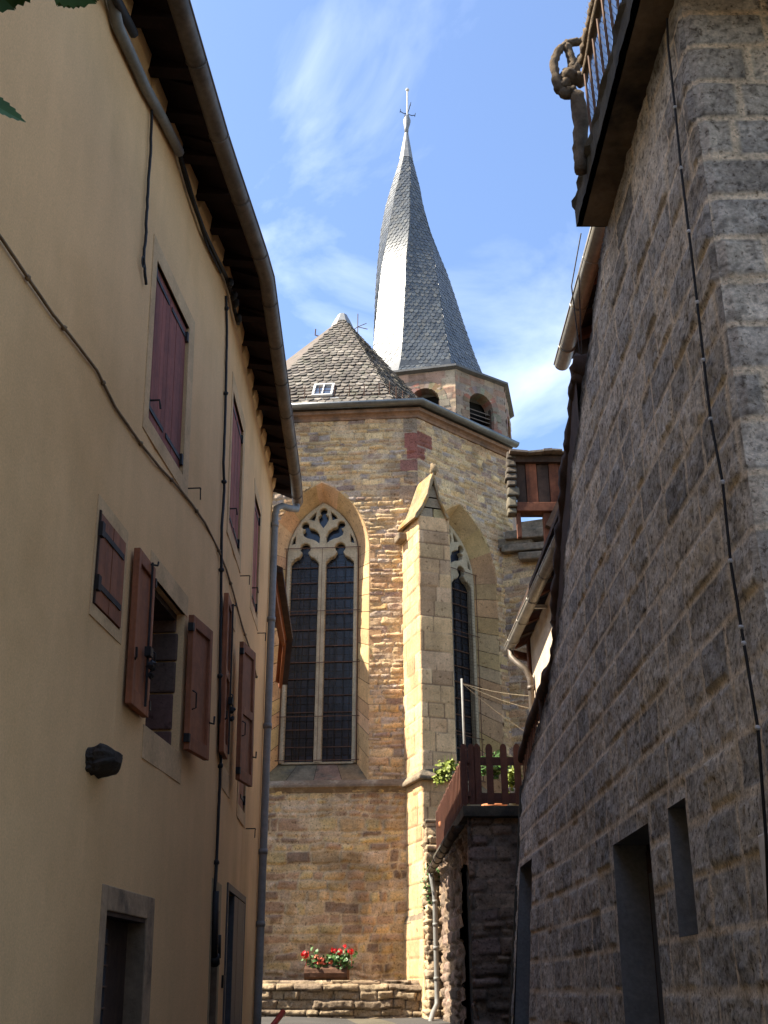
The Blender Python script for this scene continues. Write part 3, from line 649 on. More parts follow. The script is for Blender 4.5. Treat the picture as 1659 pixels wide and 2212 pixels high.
def window(fr, uc, dz, seed):
    random.seed(seed)
    P = lambda x, z, h: fr(uc + x, z + dz, h)
    W = None
    # splayed surround
    mb = MB(); mb.c = []
    op = arch_pts(WA, WS, WH); ip = arch_pts(IA+.005, IS, IH)
    jz = [OB]; 
    while jz[-1] < WS - .25: jz.append(jz[-1] + random.uniform(.28, .44))
    jz[-1] = WS
    def stone():
        b = random.choice([(0.60, .392, .19), (.56, .358, .18), (.61, .415, .22), (.52, .33, .172)]); return tuple(c*random.uniform(.92, 1.08) for c in b)
    g = .006
    for s in (1, -1):
        for k in range(len(jz)-1):
            z0, z1 = jz[k]+g, jz[k+1]-g; c = stone(); w = (0.14 + .22*random.random()) if k % 2 else random.uniform(.02, .12)
            t0 = lambda z: IB + (z-OB)*(IS-IB)/(WS-OB)
            a = [P(s*WA, z0, .012), P(s*WA, z1, .012), P(s*(IA+.005), t0(z1), -WD), P(s*(IA+.005), t0(z0), -WD), P(s*(WA+w), z0, .014), P(s*(WA+w), z1, .014), P(s*(WA+w), z0, -.06), P(s*(WA+w), z1, -.06)]
            mb.add(a, [(0, 1, 2, 3) if s < 0 else (3, 2, 1, 0), (4, 5, 1, 0) if s < 0 else (0, 1, 5, 4), (4, 6, 7, 5), (0, 4, 6), (1, 5, 7)], c)
    m = len(op); i = 0
    while i < m-1:
        n = random.choice((3, 4, 4, 5)); j = min(m-1, i+n)
        if m-1-j < 2: j = m-1
        c = stone(); w = random.uniform(.02, .10)
        poly_o = [op[q] for q in range(i, j+1)]; poly_i = [ip[q] for q in range(i, j+1)]
        vs = [P(x, z, .012) for x, z in poly_o] + [P(x, z, -WD) for x, z in poly_i]
        ext = []
        for x, z in poly_o:
            r = Vector((x, (z-WS)+.35)); r.normalize(); ext.append((x + r.x*w, z + r.y*w))
        vs += [P(x, z, .014) for x, z in ext] + [P(x, z, -.06) for x, z in ext]
        L = len(poly_o); fs = []
        for q in range(L-1): fs += [(q, q+1, L+q+1, L+q), (2*L+q, 2*L+q+1, q+1, q), (3*L+q, 3*L+q+1, 2*L+q+1, 2*L+q)]
        fs += [(0, 2*L, 3*L), (L-1, 3*L-1, 4*L-1)]
        # narrow dark joint: pull the ends together slightly
        mb.add(vs, fs, c)
        i = j
    W = ob('window', mb, m_ashlar, CH)
    mb = MB(); mb.c = []
    for k in range(4):     # sloping sill slabs
        x0, x1 = -WA-.08 + k*(2*WA+.16)/4 + .004, -WA-.08+(k+1)*(2*WA+.16)/4 - .004
        i0, i1 = [max(-IA, min(IA, x*IA/(WA+.08))) for x in (x0, x1)]
        mb.add([P(x0, OB-.03, .05), P(x1, OB-.03, .05), P(i1, IB, -WD), P(i0, IB, -WD), P(x0, OB-.14, .05), P(x1, OB-.14, .05)], [(0, 1, 2, 3), (4, 5, 1, 0)], tuple(c*random.uniform(.8, 1.1) for c in (.21, .15, .095)))
    ob('sill', mb, m_lauze, W)
    # tracery plate from a filled outline with openings
    cu = bpy.data.curves.new('tracery', 'CURVE'); cu.dimensions = '2D'; cu.fill_mode = 'BOTH'; cu.extrude = 0.05; cu.bevel_depth = 0.028; cu.offset = -0.034; cu.bevel_resolution = 2
    def spl(pts):
        s = cu.splines.new('POLY'); s.points.add(len(pts)-1); s.use_cyclic_u = True
        for q, (x, z) in enumerate(pts): s.points[q].co = (x, z, 0, 1)
    spl(arch_pts(IA, IS, IH, 20, IB))
    def key(xc):
        h = .288; r = .105; cz = 10.15; sp = 9.80; p = [(xc-h, IB+.03), (xc+h, IB+.03), (xc+h, sp)]
        for t in np.linspace(0, 1, 7)[1:]: p.append((xc + h - (h-.13)*t, sp + .13*math.sin(t*math.pi/2) + (.0 if t < 1 else 0)))
        p.append((xc+.10, 9.965)); 
        a0 = math.asin(.07/r); 
        p.append((xc+.062, 10.03))
        for t in np.linspace(-math.pi/2+.62, 1.5*math.pi-.62, 14): p.append((xc + r*math.cos(t), cz + r*math.sin(t)))
        p.append((xc-.062, 10.03)); p.append((xc-.10, 9.965))
        for t in np.linspace(1, 0, 7)[:-1]: p.append((xc - h + (h-.13)*t, sp + .13*math.sin(t*math.pi/2)))
        p.append((xc-h, sp))
        return p
    ex = -.026     # the bevel grows inwards into the openings: widen a little
    for xc in (-.374, .374): spl(key(xc))
    def mouch(s):
        p = [(.085, 10.27), (.075, 10.40), (.12, 10.52), (.20, 10.585), (.275, 10.60), (.315, 10.625)]
        c = (.392, 10.675)
        for t in np.linspace(2.9, -1.75, 11): p.append((c[0] + .075*math.cos(t), c[1] + .075*math.sin(t)))
        p += [(.40, 10.56), (.435, 10.52), (.41, 10.44), (.33, 10.39), (.22, 10.36), (.14, 10.32)]
        return [(s*x, z) for x, z in p]
    spl(mouch(1)); spl(mouch(-1))
    p = [(0, 10.62), (.055, 10.70), (.10, 10.79), (.105, 10.86), (.07, 10.905), (.035, 10.925)]
    for t in np.linspace(-.9, math.pi+.9, 11): p.append((.075*math.cos(t), 11.0 + .075*math.sin(t)))
    p += [(-.035, 10.925), (-.07, 10.905), (-.105, 10.86), (-.10, 10.79), (-.055, 10.70)]
    spl(p)
    for s in (1, -1):
        spl([(s*x, z) for x, z in ((.60, 10.27), (.665, 10.25), (.64, 10.36), (.60, 10.42))])
        spl([(s*x, z) for x, z in ((.20, 10.80), (.30, 10.83), (.24, 10.91), (.17, 10.97), (.18, 10.88))])
    co = bpy.data.objects.new('tmp', cu); S.collection.objects.link(co)
    me = bpy.data.meshes.new_from_object(co.evaluated_get(bpy.context.evaluated_depsgraph_get()))
    vs = [P(v.co.x, v.co.y, -WD + v.co.z - .03) for v in me.vertices]; fs = [tuple(q.vertices) for q in me.polygons]
    bpy.data.objects.remove(co); bpy.data.curves.remove(cu); bpy.data.meshes.remove(me)
    mesh_obj('tracery', vs, fs, m_trac, W)
    for s in (-1, 1):
        mb = MB(); mb.hexa(P, s*.374-.36, s*.374+.36, IB-.02, 10.24, -WD-.13, -WD-.115); gl = ob('stained_glass', mb, m_glassp, W)
        for k, z in enumerate(np.arange(5.95, 10.0, .345)):
            mb = MB(); mb.hexa(P, s*.374-.30, s*.374+.30, z-.011, z+.011, -WD-.10, -WD-.08); ob('saddle_bar', mb, m_rust, gl)
        for k in (-.10, .10):
            mb = MB(); mb.hexa(P, s*.374+k-.006, s*.374+k+.006, IB+.02, 9.9, -WD-.105, -WD-.085); ob('upright_bar', mb, m_iron, gl)
    mb = MB(); mb.prism(arch_pts(IA-.03, IS+.28, IH-.31, 10), lambda a, b, c: P(a, b, c), -WD-.13, -WD-.115); ob('tracery_glass', mb, m_glass, W)
    # thin iron frame of the protective screen, in front of the stone
    mb = MB()
    fx = [(-IA+.0, 5.66), (-IA+.0, 10.13), (IA-.0, 10.13), (IA-.0, 5.66)]
    for a, b in ((0, 1), (2, 3)): mb.tube([P(*fx[a], -WD+.09), P(*fx[b], -WD+.09)], .009, 5)
    for z in (10.13, 8.72, 7.62, 6.52, 5.66): mb.tube([P(-IA-.06, z, -WD+.09), P(IA+.06, z, -WD+.09)], .009, 5)
    mb.tube([P(0, 10.13, -WD+.09), P(0, 5.66, -WD+.09)], .006, 5)
    ob('screen_frame', mb, m_rust, W)
    mb = MB()
    for s in (-1, 1):
        for x in np.arange(.10, .66, .07): mb.tube([P(s*x, 5.66, -WD+.085), P(s*x, 9.95, -WD+.085)], .0028, 3, False)
        for z in np.arange(5.75, 9.95, .07): mb.tube([P(s*.08, z, -WD+.085), P(s*.68, z, -WD+.085)], .0028, 3, False)
    o = ob('wire_screen', mb, m_iron, W)
    return W
m_trac = M('tracery_stone', (0.46, 0.375, 0.245), 0.9, 0.2, 4, 0.4, 40, streak=0.1)
m_glassp = M('stained_glass', (0.022, 0.025, 0.036), 0.2, 0.7, 5, 0.4, 5, spec=0.5)
def lead_grid(m):       # small panes in lead: colour changes per pane
    t = m.node_tree; N, L = t.nodes, t.links; b = N['Principled BSDF']
    tcx = N.new('ShaderNodeTexCoord'); mpx = N.new('ShaderNodeMapping'); mpx.inputs['Rotation'].default_value = (math.pi/2, 0, 0)
    L.new(tcx.outputs['Object'], mpx.inputs[0]); br = N.new('ShaderNodeTexBrick'); br.offset = 0; L.new(mpx.outputs[0], br.inputs['Vector'])
    br.inputs['Scale'].default_value = 1; br.inputs['Brick Width'].default_value = .14; br.inputs['Row Height'].default_value = .17; br.inputs['Mortar Size'].default_value = .012; br.inputs['Bias'].default_value = -.55
    br.inputs['Color1'].default_value = (0.018, 0.020, 0.026, 1); br.inputs['Color2'].default_value = (0.055, 0.058, 0.078, 1); br.inputs['Mortar'].default_value = (0.008, 0.007, 0.007, 1)
    L.new(br.outputs[0], b.inputs['Base Color'])
lead_grid(m_glassp)
window(f0, WU0, 0.0, 2); window(f1, WU1, DZ1, 5)

# cornice, gutter along the two facets
def band_run(name, prof, mat, parent=CH, ext0=4.05, ext1=2.95, smooth=False):   # prof: (out, z) closed polygon swept along the facets
    pts = []
    mit = (n0+n1).normalized(); sc = 1/mit.dot(n0)
    for p, n, s in ((K0, n0, 1), (K1, mit, sc), (K2, n1, 1)):
        pts.append([Vector((p.x + n.x*o*s, p.y + n.y*o*s, z)) for o, z in prof])
    m = len(prof); vs = [v for ring in pts for v in ring]
    fs = [(r*m+k, r*m+(k+1) % m, (r+1)*m+(k+1) % m, (r+1)*m+k) for r in range(2) for k in range(m)] + [tuple(range(m))[::-1], tuple(range(2*m, 3*m))]
    mb = MB(); mb.add(vs, fs); return ob(name, mb, mat, parent, smooth)
band_run('cornice', [(-.1, 13.0), (.045, 13.0), (.06, 13.05), (.10, 13.09), (.16, 13.11), (.16, 13.19), (-.1, 13.19)], M('cornice_sandstone', (0.25, 0.145, 0.09), 0.9, 0.35, 3, 0.6, 25, tint=(0.10, .07, .055)))
r = .10
band_run('gutter', [(.26 + r*math.cos(t), 13.30 + r*math.sin(t)) for t in np.linspace(math.pi, 2*math.pi, 9)] + [(.26+r*.8*math.cos(t), 13.31 + r*.8*math.sin(t)) for t in np.linspace(2*math.pi, math.pi, 9)], m_zinc, smooth=True)
# string course with its weathered top
mb = MB(); prof = [(-.1, 5.24), (.06, 5.20), (.17, 5.10), (.17, 5.06), (.11, 5.03), (.06, 4.97), (-.1, 4.97)]
mb.add([f0(u, z, h) for u in (-4.05, -3.0, -2.0, -1.0, -.42, -.2) for h, z in prof], [(r*7+k, r*7+(k+1) % 7, (r+1)*7+(k+1) % 7, (r+1)*7+k) for r in range(5) for k in range(7)])
ob('string_course', mb, M('lichen_stone', (0.20, 0.145, 0.095), 0.95, 0.35, 5, 0.8, 30, tint=(0.33, .28, .20)), CH)

# buttresses
def buttress(K, bdir, L, w, ztop, seed, cshift=0.0, gable=True, zb=1.0, lowz=2.70, ccap=None, sty='ashlar'):
    b = Vector(bdir).normalized(); p = Vector((-b.y, b.x, 0)) ; C = K + p*cshift
    if p.x < 0: p = -p
    C = K + p*cshift
    mat = m_ashlar if sty == 'ashlar' else m_rubble
    B = None
    def block(z0, z1, L, w, name, par, seed):
        nonlocal B
        # one mesh: left side, front, right side wrapped round
        us = np.concatenate([np.linspace(-L-.6, -.0, int((L+.6)/.025)), np.linspace(0, w, int(w/.022))[1:], np.linspace(w, w+L+.6, int((L+.6)/.025))[1:]])
        def P(u, z, h):
            hx = np.where(u < 0, -p.x, np.where(u > w, p.x, b.x)); hy = np.where(u < 0, -p.y, np.where(u > w, p.y, b.y))
            h = np.where((np.abs(u) < .004) | (np.abs(u-w) < .004), -.006, np.minimum(h, .03)) if sty == 'ashlar' else h*.6
            fu = np.clip(u, 0, w) - w/2; dp_ = np.where(u < 0, u, np.where(u > w, w-u, 0))
            return C.x + b.x*(L+dp_) + p.x*fu + hx*h, C.y + b.y*(L+dp_) + p.y*fu + hy*h, z
        return sheet(name, P, us, span(z0, z1, .025), sty, mat, par, seed)
    B = block(max(zb, 5.10), ztop, L, w, 'buttress', CH, seed)
    F = lambda a, z, q: Vector((C.x + b.x*q + p.x*a, C.y + b.y*q + p.y*a, z))
    if zb < 5:
        block(lowz, 5.08, L-.03, w-.02, 'middle_stage', B, seed+1)
        block(zb, lowz, L+.05, w+.08, 'base_stage', B, seed+2)
        mb = MB(); h = w/2+.10; q = L+.11
        mb.add([F(-h, 5.03, q), F(h, 5.03, q), F(h, 5.03, -.2), F(-h, 5.03, -.2), F(-h, 5.09, q), F(h, 5.09, q), F(h, 5.09, -.2), F(-h, 5.09, -.2), F(-w/2+.0, 5.22, L), F(w/2, 5.22, L), F(w/2, 5.22, -.2), F(-w/2, 5.22, -.2), F(0, 5.27, L)],
               [(3, 2, 1, 0), (0, 1, 5, 4), (1, 2, 6, 5), (3, 0, 4, 7), (4, 5, 9, 12, 8), (5, 6, 10, 9), (7, 4, 8, 11)])
        ob('weathering', mb, m_lauze2, B, bevel=.02)
        mb = MB(); h = w/2+.05; q = L+.06
        mb.add([F(-h, lowz-.04, q), F(h, lowz-.04, q), F(h, lowz-.04, -.2), F(-h, lowz-.04, -.2), F(-w/2+.01, lowz+.14, L-.03), F(w/2-.01, lowz+.14, L-.03), F(w/2-.01, lowz+.14, -.2), F(-w/2+.01, lowz+.14, -.2)],
               [(3, 2, 1, 0), (0, 1, 5, 4), (1, 2, 6, 5), (3, 0, 4, 7)])
        ob('weathering', mb, m_lauze2, B, bevel=.02)
    if gable:
        mb = MB()
        prof = [(-.44, ztop-.10), (-.41, ztop+.0), (-.29, ztop+.20), (-.17, ztop+.50), (-.10, ztop+.80), (-.02, ztop+1.02), (.06, ztop+.78), (.12, ztop+.45), (.24, ztop+.14), (.33, ztop+.0), (.26, ztop-.04), (.10, ztop+.36), (-.02, ztop+.80), (-.13, ztop+.42), (-.27, ztop+.08), (-.38, ztop-.10)]
        n = len(prof); rings = [(L+.07, 0), (L*.5, .07), (-.25, .16)]
        vs = [F(a + .03*mnoise.noise((a*4, z*3, q)), z + dz + .04*mnoise.noise((a*5, q*4, z)), q) for q, dz in rings for a, z in prof]
        mb.add(vs, [(r*n+k, (r+1)*n+k, (r+1)*n+(k+1) % n, r*n+(k+1) % n) for r in range(2) for k in range(n)] + [tuple(range(n)), tuple(range(2*n, 3*n))[::-1]])
        ob('gabled_cap', mb, m_lichen, B, bevel=.015)
        mb = MB(); mb.hexa(F, -w/2-.19, -w/2+.02, ztop-.26, ztop-.10, -.12, .18); ob('corbel_block', mb, m_lauze2, B, bevel=.03)
        mb = MB(); mb.c = []
        for a0, a1, z0, z1, c in ((-.30, -.02, -.02, .20, (.34, .26, .17)), (.0, .28, -.02, .2, (.44, .33, .16)), (-.19, .16, .22, .43, (.33, .25, .16)), (-.1, .09, .45, .72, (.30, .23, .15))):
            mb.add([F(a0, ztop+z0, L), F(a1, ztop+z0, L), F(a1*.86, ztop+z1, L-.01), F(a0*.86, ztop+z1, L-.01), F(a0, ztop+z0, -.2), F(a1, ztop+z0, -.2), F(a1*.86, ztop+z1, -.2), F(a0*.86, ztop+z1, -.2)],
                   [(0, 1, 2, 3), (0, 3, 7, 4), (1, 5, 6, 2), (3, 2, 6, 7)], c)
        ob('gable_stones', mb, m_ashlar, B, bevel=.012)
        random.seed(seed); mb = MB(); e = F(.0, ztop+1.08, L+.02); mb.blob(tuple(e), .10, 8, 6, .25, (.8, .8, 1.3)); ob('cap_knob', mb, m_lichen, B, True)
    if ccap:
        random.seed(seed); 
        for k, (a0, a1, q0, q1, z0, z1) in enumerate(ccap):
            mb = MB(); vs = []
            for q, zz in ((q0, 0), (q1, -.10*(q1-q0))):
                for a, z in ((a0, z0), (a1, z0), (a1*.96, z1), (a0*.96, z1+.05)): vs.append(F(a+random.uniform(-.03, .03), z+zz+random.uniform(-.03, .03), q))
            mb.add(vs, [(3, 2, 1, 0), (4, 5, 6, 7), (0, 1, 5, 4), (1, 2, 6, 5), (2, 3, 7, 6), (3, 0, 4, 7)]); ob('cap_stone', mb, m_lauze2, B, bevel=.03)
    return B
m_lichen = M('lichen_cap', (0.30, 0.215, 0.12), 0.95, 0.3, 5, 0.9, 25, tint=(0.42, 0.21, 0.05), dist=.02)
m_lauze2 = M('weathered_slab', (0.22, 0.165, 0.11), 0.95, 0.35, 5, 0.9, 25, tint=(0.10, 0.09, 0.065), dist=.02)
bis = (n0+n1).normalized()
buttress(K1, bis, 0.85, 0.66, 10.24, 41, 0.02)
bis0 = (n0 + Vector((-0.76, -.65, 0))).normalized()
buttress(K0, bis0, 0.80, 0.66, 10.24, 51, 0.0)
n2v = Vector((0.99, -.1, 0)); bis2 = (n1 + n2v).normalized()
buttress(K2, bis2, 1.35, 0.8, 10.44, 61, 0.0, False, 3.3, sty='rubble',
         ccap=[(-.60, .5, -.1, 1.45, 10.42, 10.56), (-.52, .45, -.2, .60, 10.57, 10.72), (-.58, .45, .0, 1.0, 10.72, 10.90), (-.46, .4, .25, .95, 10.90, 11.10), (-.64, .5, .3, 1.6, 10.16, 10.28)])

# choir roof of rounded stone slates
def tiles(name, Lf, Rf, ln, tw, th, mat, pal, parent, seed, thick=.025, lift=.045, prot=.006):
    """rows of rounded slates on the surface lerp(Lf(t), Rf(t)), t in metres of slope"""
    rng = random.Random(seed); mb = MB(); mb.c = []; rows = int(ln/th)
    for k in range(rows+1):
        t0 = min(ln, k*th); t1 = min(ln, t0 + th*1.75)
        a0, b0, a1, b1 = Lf(t0), Rf(t0), Lf(t1), Rf(t1); w = (b0-a0).length
        n = max(1, int(round(w/tw))); nr = ((b0-a0).cross(((a1+b1)-(a0+b0))*.5))
        if nr.length < 1e-6: continue
        nr.normalize(); off = .5 if k % 2 else 0
        for i in range(n + (1 if off else 0)):
            u0 = (i-off)/n; u1 = (i+1-off)/n; u0c, u1c = max(0, u0), min(1, u1)
            if u1c-u0c < .02: continue
            c = rng.choice(pal); s = rng.uniform(.78, 1.22); c = tuple(q*s for q in c)
            pts = []; hh = lift*rng.uniform(.75, 1.3); top = prot; uw = u1-u0; dz = rng.uniform(-.08, .08)
            def Q(u, s_, h):
                t = max(0, t0 + s_*(t1-t0)); uu = min(1, max(0, u)); return Lf(t).lerp(Rf(t), uu) + nr*h
            arc = [(u0+uw*.02, .50), (u0+uw*.06, .28), (u0+uw*.22, .09+dz*.5), (u0+uw*.5, -.01+dz), (u0+uw*.78, .09+dz*.5), (u0+uw*.94, .28), (u0+uw*.98, .50)]
            tl = [(u0+uw*.02, 1), (u0+uw*.98, 1)]
            up = [Q(u, s_, hh*(1-s_*.9)+top) for u, s_ in arc] + [Q(u, s_, top+.002) for u, s_ in tl[::-1]]
            dn = [Q(u, s_, hh*(1-s_*.9)+top-thick) for u, s_ in arc]
            m = len(up); o = len(mb.v)
            mb.add(up + dn, [tuple(range(m))] + [(q, m+q, m+q+1, q+1) for q in range(len(arc)-1)], c)
    for k in range(13):      # boarding under the slates
        t0, t1 = ln*k/13, ln*(k+1)/13
        mb.add([Lf(t0), Rf(t0), Rf(t1), Lf(t1)], [(0, 1, 2, 3)], tuple(q*.5 for q in pal[0]))
    return ob(name, mb, mat, parent)
AP = Vector((-1.2, 24.8, 19.25))
def eave(K, n, o=.22): return Vector((K.x + n.x*o, K.y + n.y*o, 13.30))
mit = (n0+n1).normalized()/((n0+n1).normalized().dot(n0))
E0, E1, E2 = K0 + d0*.35 + n0*.20 + Vector((0, 0, 13.32)), K1 - d0*.50 + n0*.20 + Vector((0, 0, 13.32)), Vector((1.87, 21.68, 13.30))
palr = [(0.135, 0.115, 0.095), (0.165, 0.14, 0.115), (0.115, 0.098, 0.083), (0.20, 0.175, 0.145), (0.10, 0.085, 0.072)]
def ramp(a, b, ln):
    return lambda t: a.lerp(b, min(1, max(0, t/ln)))
ln0 = ((E0+E1)/2 - AP).length
RF = tiles('roof', ramp(E0, AP, ln0), ramp(E1, AP, ln0), ln0, .185, .235, m_lauze, palr, CH, 1)
tiles('roof', ramp(E1, AP, ln0), ramp(E2, AP, ln0), ln0, .185, .235, m_lauze, [tuple(q*.8 for q in c) for c in palr], CH, 2)  # right slope's slate colours darkened to stand for its shaded side
mb = MB(); mb.add([K1 + mit*.2 + Vector((0, 0, 13.27)), K2 + n1*.2 + Vector((0, 0, 13.27)), Vector((2.2, 24, 13.27)), Vector((0, 21, 13.27)), K1 - d0*1 + Vector((0, 0, 13.27))], [(0, 1, 2, 3, 4)]); ob('eave_walkway', mb, m_grey2, CH)
mb = MB()
E3 = E2 + Vector((.2, 8, 0)); AB = AP + Vector((.6, 9, 0)); El = E0 + Vector((-2.2, 2.0, 0)); Eb = E0 + Vector((-1, 10, 0))
for q in ((E2, E3, AB, AP), (El, E0, AP), (Eb, El, AP, AB)): mb.add(q, [tuple(range(len(q)))], (0.14, 0.11, 0.09))
ob('roof_back', mb, m_lauze, CH)
# apex lead cap, snow rail, skylight
random.seed(9)
mb = MB(); mb.tube([AP+Vector((0, 0, -.55)), AP+Vector((0, 0, -.2)), AP+Vector((0, 0, .08)), AP+Vector((0, 0, .16))], [.40, .26, .13, .02], 8); ob('lead_cap', mb, m_lead, CH)
mb = MB(); q = AP + Vector((.45, -.2, -.75)); mb.tube([q, q+Vector((0, 0, .75))], .012, 5); mb.tube([q+Vector((-.15, 0, .18)), q+Vector((0, 0, .3)), q+Vector((.28, 0, .22))], .012, 5); mb.tube([q+Vector((.0, 0, .3)), q+Vector((.25, 0, .42))], .010, 5); ob('roof_hook', mb, m_rust, CH)
mb = MB(); q = AP + Vector((-.62, -.3, -.85)); mb.tube([q, q+Vector((-.13, 0, .05)), q+Vector((-.12, 0, .25))], .018, 5); ob('roof_hook', mb, m_rust, CH)
sl = (AP - (E0+E1)/2).normalized(); nr = d0.cross(sl).normalized()
if nr.z < 0: nr = -nr
so = Vector((-1.62, 20.10, 13.62)); so = so + nr*.07
def fs_(a, s, h): return so + d0*a + sl*s + nr*h
mb = MB()
for a0, a1, s0, s1 in ((0, .05, 0, .82), (.42, .47, 0, .82), (.05, .42, 0, .06), (.05, .42, .76, .82), (.22, .245, .06, .76)): mb.hexa(fs_, a0, a1, s0, s1, -.06, .10)
sk = ob('skylight', mb, m_white, CH)
mb = MB(); mb.hexa(fs_, .04, .43, .05, .77, .03, .06); ob('pane', mb, m_pane, sk)
mb = MB(); mb.hexa(fs_, -.12, .62, -.13, -.02, .0, .035); ob('flashing', mb, m_lead, sk)
mb = MB()
sn = [E0.lerp(AP, .055) + nr*.02, E1.lerp(AP, .055) + nr*.02]; up = Vector((0, 0, 1))
for h in (.03, .11, .19, .27): mb.tube([sn[0]+up*h, sn[1]+up*h], .008, 4)
for k in range(9): p_ = sn[0].lerp(sn[1], (k+.3)/9); mb.tube([p_+up*-.12, p_+up*.32], .012, 4)
sn2 = [E1.lerp(AP, .055) + n1*.05, E2.lerp(AP, .055) + n1*.05]
for h in (.03, .11, .19, .27): mb.tube([sn[1]+up*h, sn[1].lerp(sn2[1], .28)+up*h], .008, 4)
for k in range(4): p_ = sn[1].lerp(sn2[1], k/3*.28); mb.tube([p_+up*-.12, p_+up*.34], .012, 4)
ob('snow_guard', mb, m_rust, CH)

# bell tower
TC = Vector((1.93, 33.15, 0)); TR = 2.83
def tv(k, R, z): # vertex k; vertex 1 faces the camera
    a = R_(10.5 + 45*(k-1)); return Vector((TC.x + R*math.sin(a), TC.y - R*math.cos(a), z))
TZ0, TZ1 = 10.0, 21.18
reds = [(.33, .185, .125), (.29, .16, .11), (.30, .22, .155), (.27, .20, .15)]
for k in range(-2, 4):
    a, b = tv(k, TR, 0), tv(k+1, TR, 0); d = (b-a).normalized(); n = Vector((d.y, -d.x, 0)); wd = (b-a).length
    ft, gt = facet(a, d, n); uc = wd/2; rr = .52; sp = 19.92; vis = k in (0, 1, 2)
    st = .05 if vis else .3
    def keep(u, v, uc=uc, rr=rr, sp=sp): return ~((np.abs(u-uc) < rr) & (v > 17.0) & ((v < sp) | ((u-uc)**2 + (v-sp)**2 < rr*rr)))
    sheet('tower_wall', gt, span(0, wd, st), span(14.5 if vis else 10, TZ1-.1, st), 'tower', m_ashlar, CH, 70+k, keep=keep if vis else None)
    if not vis: continue
    random.seed(80+k)
    mb = MB(); mb.c = []
    pr = [(rr*math.cos(t), sp + rr*math.sin(t)) for t in np.linspace(0, math.pi, 13)]; po = [((rr+.26)*math.cos(t), sp + (rr+.26)*math.sin(t)) for t in np.linspace(0, math.pi, 13)]
    for q in range(12):
        c = random.choice(reds); c = tuple(v*random.uniform(.8, 1.15) for v in c)
        (x0, z0), (x1, z1), (X0, Z0), (X1, Z1) = pr[q], pr[q+1], po[q], po[q+1]
        mb.add([ft(uc+x0, z0, .022), ft(uc+x1, z1, .022), ft(uc+X1, Z1, .022), ft(uc+X0, Z0, .022), ft(uc+x0, z0, -.42), ft(uc+x1, z1, -.42)], [(0, 1, 2, 3), (0, 4, 5, 1)], c)
    for s in (-1, 1):
        z = 17.0; j = 0
        while z < sp-.05:
            z1 = min(sp, z + random.uniform(.28, .4)); c = random.choice(reds); c = tuple(v*random.uniform(.8, 1.1) for v in c); w = .16 if j % 2 else .34; j += 1
            mb.add([ft(uc+s*rr, z+.006, .02), ft(uc+s*rr, z1-.006, .02), ft(uc+s*(rr+w), z1-.006, .02), ft(uc+s*(rr+w), z+.006, .02), ft(uc+s*rr, z, -.42), ft(uc+s*rr, z1, -.42)], [(0, 1, 2, 3) if s < 0 else (3, 2, 1, 0), (1, 0, 4, 5) if s < 0 else (0, 1, 5, 4)], c); z = z1
    w = ob('belfry_opening', mb, m_ashlar, CH)
    mb = MB(); mb.hexa(ft, uc-.9, uc+.9, 16.9, 20.4, -.60, -.55); ob('dark_backing', mb, m_dark, w)
    top = sp - .02
    for q, z in enumerate(np.arange(17.05, top, .17)):
        mb = MB(); mb.add([ft(uc-rr, z, -.12), ft(uc+rr, z, -.12), ft(uc+rr, z+.13, -.30), ft(uc-rr, z+.13, -.30), ft(uc-rr, z+.028, -.115), ft(uc+rr, z+.028, -.115), ft(uc+rr, z+.158, -.295), ft(uc-rr, z+.158, -.295)],
                               [(3, 2, 1, 0), (4, 5, 6, 7), (0, 1, 5, 4), (2, 3, 7, 6), (0, 4, 7, 3), (1, 2, 6, 5)])
        ob('louvre', mb, m_oldgrey, w)
    mb = MB(); mb.hexa(ft, uc+rr-.05, uc+rr, 17.0, top+.1, -.2, -.10); ob('louvre_post', mb, m_oldw, w)
# tower eaves and twisted spire
mb = MB(); zE = 21.16; R1 = 3.0
ring = lambda R, z: [tv(k, R, z) for k in range(8)]
vs = ring(TR-.25, zE-.10) + ring(TR+.03, zE-.08) + ring(R1, zE-.03) + ring(R1, zE+.05) + ring(2.5, zE+.28)
mb.add(vs, [(r*8+k, r*8+(k+1) % 8, (r+1)*8+(k+1) % 8, (r+1)*8+k) for r in range(4) for k in range(8)] + [tuple(range(8))])
ob('tower_eaves', mb, m_grey2, CH)
LV = [(870, 790, 1054, -3), (795, 798, 1029, 0), (720, 804, 1003, 4), (650, 809, 981, 9), (600, 813, 965, 13), (550, 819, 947, 21), (500, 824, 930, 30), (450, 834, 916, 35), (420, 842, 910, 38), (340, 866, 889, 45), (305, 873, 884, 47)]
SPL = []
for py, xl, xr, ph in LV:
    a, b = at_y(xl, py, TC.y), at_y(xr, py, TC.y); SPL.append((a.z, (a.x+b.x)/2, (b.x-a.x)/2/.985, ph))
SPL.insert(0, (21.22, SPL[0][1], SPL[0][2]*1.04 + .12, -4))
SPL[1] = (21.75,) + SPL[1][1:]
zs = [q[0] for q in SPL]
def spire_pt(k, z):
    cx, R, ph = (float(np.interp(z, zs, [q[i] for q in SPL])) for i in (1, 2, 3)); a = R_(-22.5 + ph + 45*k)
    return Vector((cx + R*math.sin(a), TC.y - R*math.cos(a), z))
pals = [(0.085, 0.092, 0.095), (0.10, 0.105, 0.105), (0.075, 0.082, 0.088), (0.115, 0.115, 0.105), (0.09, 0.098, 0.10)]
ztop = at_y(879, 338, TC.y).z
for k in range(8):
    front = k in (6, 7, 0, 1, 2)
    Lf = lambda t, k=k: spire_pt(k, zs[0] + t); Rf = lambda t, k=k: spire_pt(k+1, zs[0] + t)
    tiles('spire', Lf, Rf, ztop - zs[0], .175, .165 if front else .6, m_slate, pals, CH, 100+k, .018, .024, .004)
